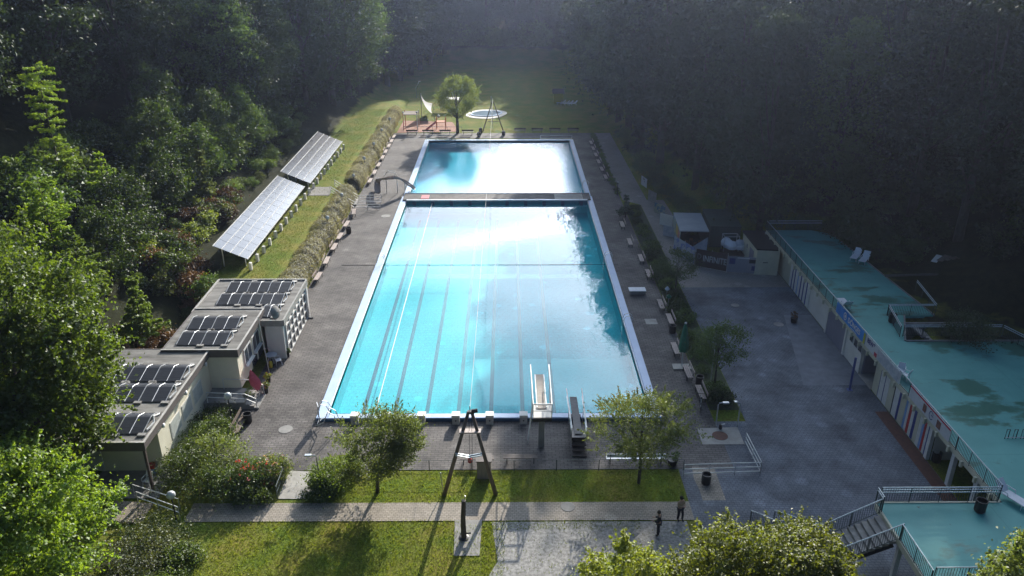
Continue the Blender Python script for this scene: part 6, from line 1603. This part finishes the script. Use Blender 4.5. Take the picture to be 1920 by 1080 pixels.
a = dict(base); a.update(head=(0,.07,1.63), crown=(0,.07,1.70), jaw=(0,.07,1.56), neck=(0,.02,1.49), ell=(-.25,.02,1.14), wrl=(-.2,.26,1.1), hal=(-.18,.33,1.11), elr=(.24,.03,1.15), wrr=(.12,.26,1.18), har=(.08,.31,1.2))
person('person in dark clothes looking down at something in the hands by the gravel', (*G(1232, 1004), .0), R(75), 'dark_cloth', a)

# ---------------------------------------------------------------- the woods on both slopes and at the valley end
def forest_proto(seed, h, r, z0, leaf, nclump=130, per=62, size=.46, clump=.2, style='broad'):
    rng = random.Random(seed)
    if style == 'broad':
        V, cen = broad_crown(seed, r, z0, h, nclump, per, size, clump, .35, 0, .5)
        tm = trunk_mb(h * .8, h * .016, rng, cen, z0, 8)
    else:
        V, tips = layered_crown(seed, r, z0, h, 22, 9, 46, .6, .88); tm = trunk_mb(h * .97, h * .013, rng)
    return np_mesh('crown', V, 4, M[leaf]), tm.mesh('trunk', M['bark'], True)
FP = [forest_proto(200 + i, 25, 5.2, 4, 'leaf_forest') for i in range(3)]
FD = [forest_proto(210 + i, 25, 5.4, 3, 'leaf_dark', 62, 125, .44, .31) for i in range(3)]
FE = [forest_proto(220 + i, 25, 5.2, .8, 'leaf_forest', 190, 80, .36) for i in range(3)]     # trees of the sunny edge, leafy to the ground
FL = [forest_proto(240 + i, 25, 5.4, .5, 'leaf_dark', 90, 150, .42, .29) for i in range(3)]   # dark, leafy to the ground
FS = [forest_proto(230, 25, 4.2, 1, 'leaf_spruce', style='layered')]
def forest_tree(protos, x, y, h, label, group, rng, name='forest_tree', wide=1.0):
    cm, tm = rng.choice(protos)
    t = thing(name, label, 'tree', (x, y, H(x, y) - .3), rng.uniform(0, 6.28), group)
    s = h / 25; sw = s * wide * rng.uniform(.9, 1.15)
    t.scale = (sw, sw, s)
    obj('crown', cm, t); obj('trunk', tm, t)
    return t
rng = random.Random(77)
cnt = 0
# left slope
GL = 'dark trees of the left slope'
y = 62
while y < 232:
    x0 = lin(y, [(60, -49), (86, -42.5), (100, -40), (120, -39.0), (140, -39), (230, -40)])
    k = 0; x = x0
    while x > x0 - 44:
        clear = any(abs((x - ax0) * .973 - (y - ay0) * .23) < wd and ay0 < y < ay0 + ln for ax0, ay0, wd, ln in ((-43, 75, 4.5, 42), (-37.5, 62, 4.5, 30)))
        if not (y < 75 and x > -52) and not clear:
            forest_tree(FL if k == 0 else (FP if rng.random() < .5 else FD), x + rng.uniform(-2, 2), y + rng.uniform(-2.5, 2.5), rng.uniform(20, 27), 'tall broadleaf tree in the dark wood covering the left slope', GL, rng); cnt += 1
        x -= 8.2; k += 1
    y += 9.2
# sunny edge trees on the left
edge_pos = [(-34.0, 137, 27), (-31.5, 146, 31), (-30.6, 156.5, 33), (-30.6, 166, 32), (-32.0, 176, 30), (-37.5, 125, 25), (-39.5, 114, 25), (-33, 187, 27), (-33, 198, 26), (-32, 209, 26)]
lab = ['over the far end of the solar array', 'second beyond the solar array', 'third beyond the solar array', 'fourth beyond the solar array', 'fifth beyond the array', 'behind the middle of the far solar array', 'behind the joint of the two solar arrays', 'sixth beyond the solar array', 'near the end of the left wood edge', 'at the very end of the left wood edge']
for (x, y, h), l in zip(edge_pos, lab):
    forest_tree(FE, x, y, h, 'sunlit tree of the left wood edge, ' + l, 'sunlit trees of the left wood edge', rng, wide=1.05); cnt += 1
# right slope
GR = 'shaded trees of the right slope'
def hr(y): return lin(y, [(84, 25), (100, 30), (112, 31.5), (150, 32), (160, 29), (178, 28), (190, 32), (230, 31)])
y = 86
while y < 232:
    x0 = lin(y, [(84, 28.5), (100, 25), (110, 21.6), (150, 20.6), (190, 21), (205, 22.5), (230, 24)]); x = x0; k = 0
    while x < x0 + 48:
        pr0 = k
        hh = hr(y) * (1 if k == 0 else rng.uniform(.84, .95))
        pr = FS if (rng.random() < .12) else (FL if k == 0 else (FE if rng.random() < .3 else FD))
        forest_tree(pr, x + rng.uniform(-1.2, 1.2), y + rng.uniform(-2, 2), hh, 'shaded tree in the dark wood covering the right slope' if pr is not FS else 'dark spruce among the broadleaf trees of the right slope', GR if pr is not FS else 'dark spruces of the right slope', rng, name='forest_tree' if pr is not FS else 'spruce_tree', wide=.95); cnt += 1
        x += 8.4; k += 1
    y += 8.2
# wood behind the teal roof
y = 44
while y < 84:
    x0 = lin(y, [(44, 63), (56, 60), (62, 45), (84, 40)]); x = x0
    while x < x0 + 26:
        forest_tree(FD, x + rng.uniform(-1.5, 1.5), y + rng.uniform(-2, 2), rng.uniform(20, 26), 'dark tree on the slope behind the teal roof', 'dark trees behind the teal roof', rng); cnt += 1
        x += 8.4
    y += 9
# valley end
for j, (y, lo_, hi_) in enumerate([(233, 24, 26), (242, 25, 28), (254, 22, 25), (268, 20, 24)]):
    x = -62 + 4 * (j % 2)
    while x < 72:
        if not (j == 0 and -6 < x < 8 and False):
            forest_tree(FL if j < 2 else FD, x + rng.uniform(-1.5, 1.5), y + rng.uniform(-2.5, 2.5), rng.uniform(lo_, hi_) * (.84 if -9 < x < 15 else 1), 'hazy tree closing the far end of the valley', 'hazy trees at the valley end', rng, wide=1.22); cnt += 1
        x += 6.4 if j < 2 else 9.5
# trees that close the left back corner of the meadow
for (x, y) in [(-27, 184), (-25, 192), (-23.5, 200), (-22, 208), (-20, 216), (-17, 224), (-29, 196), (-28, 206), (-26, 218)]:
    forest_tree(FL, x, y, rng.uniform(29, 33), 'dark tree in the back left corner of the meadow', 'dark trees in the back left corner of the meadow', rng, wide=1.1)
x = -24
while x < 30:
    dup(SP[rng.choice([6, 7])], (x, 229 + rng.uniform(-2, 2), H(x, 229) - .3), rng.uniform(0, 6), 'dark shrub at the far edge of the meadow', 'dark shrubs at the far edge of the meadow', rng.uniform(1.8, 3.0)); x += 2.6
# dense foot of the left wood
for i in range(70):
    y = rng.uniform(62, 130); x = lin(y, [(62, -43), (86, -37), (130, -35)]) - rng.uniform(0, 1) ** 1.5 * 9
    dup(SP[rng.choice([0, 6, 7])], (x, y, H(x, y) - .2), rng.uniform(0, 6), 'dark undergrowth shrub at the foot of the left wood', 'undergrowth shrubs of the left wood', rng.uniform(1.2, 2.2))
# understorey that fills the foot of the dark wood on the right
for i in range(40):
    y = rng.uniform(60, 104); x = lin(y, [(60, 42), (84, 31), (100, 25)]) + rng.uniform(0, 12)
    dup(SP[rng.choice([3 * 2, 7])], (x, y, H(x, y) - .2), rng.uniform(0, 6), 'dark undergrowth shrub below the right hand wood', 'undergrowth shrubs below the right hand wood', rng.uniform(1.0, 1.8))
print('forest trees', cnt)

# ---------------------------------------------------------------- air
hz = MB().box(-170, 180, -60, 430, -1.6, 66)
o = bpy.data.objects.new('haze', hz.mesh('haze', bpy.data.materials.new('haze_air'))); COL.objects.link(o); o['kind'] = 'stuff'; o['label'] = 'thin morning haze filling the valley'
hm = o.data.materials[0]; hm.use_nodes = True; n_, l_ = hm.node_tree.nodes, hm.node_tree.links
n_.remove(n_['Principled BSDF']); pv = n_.new('ShaderNodeVolumePrincipled')
pv.inputs['Color'].default_value = (.62, .72, 1, 1); pv.inputs['Density'].default_value = HAZE; pv.inputs['Anisotropy'].default_value = .74
l_.new(pv.outputs[0], n_['Material Output'].inputs['Volume'])
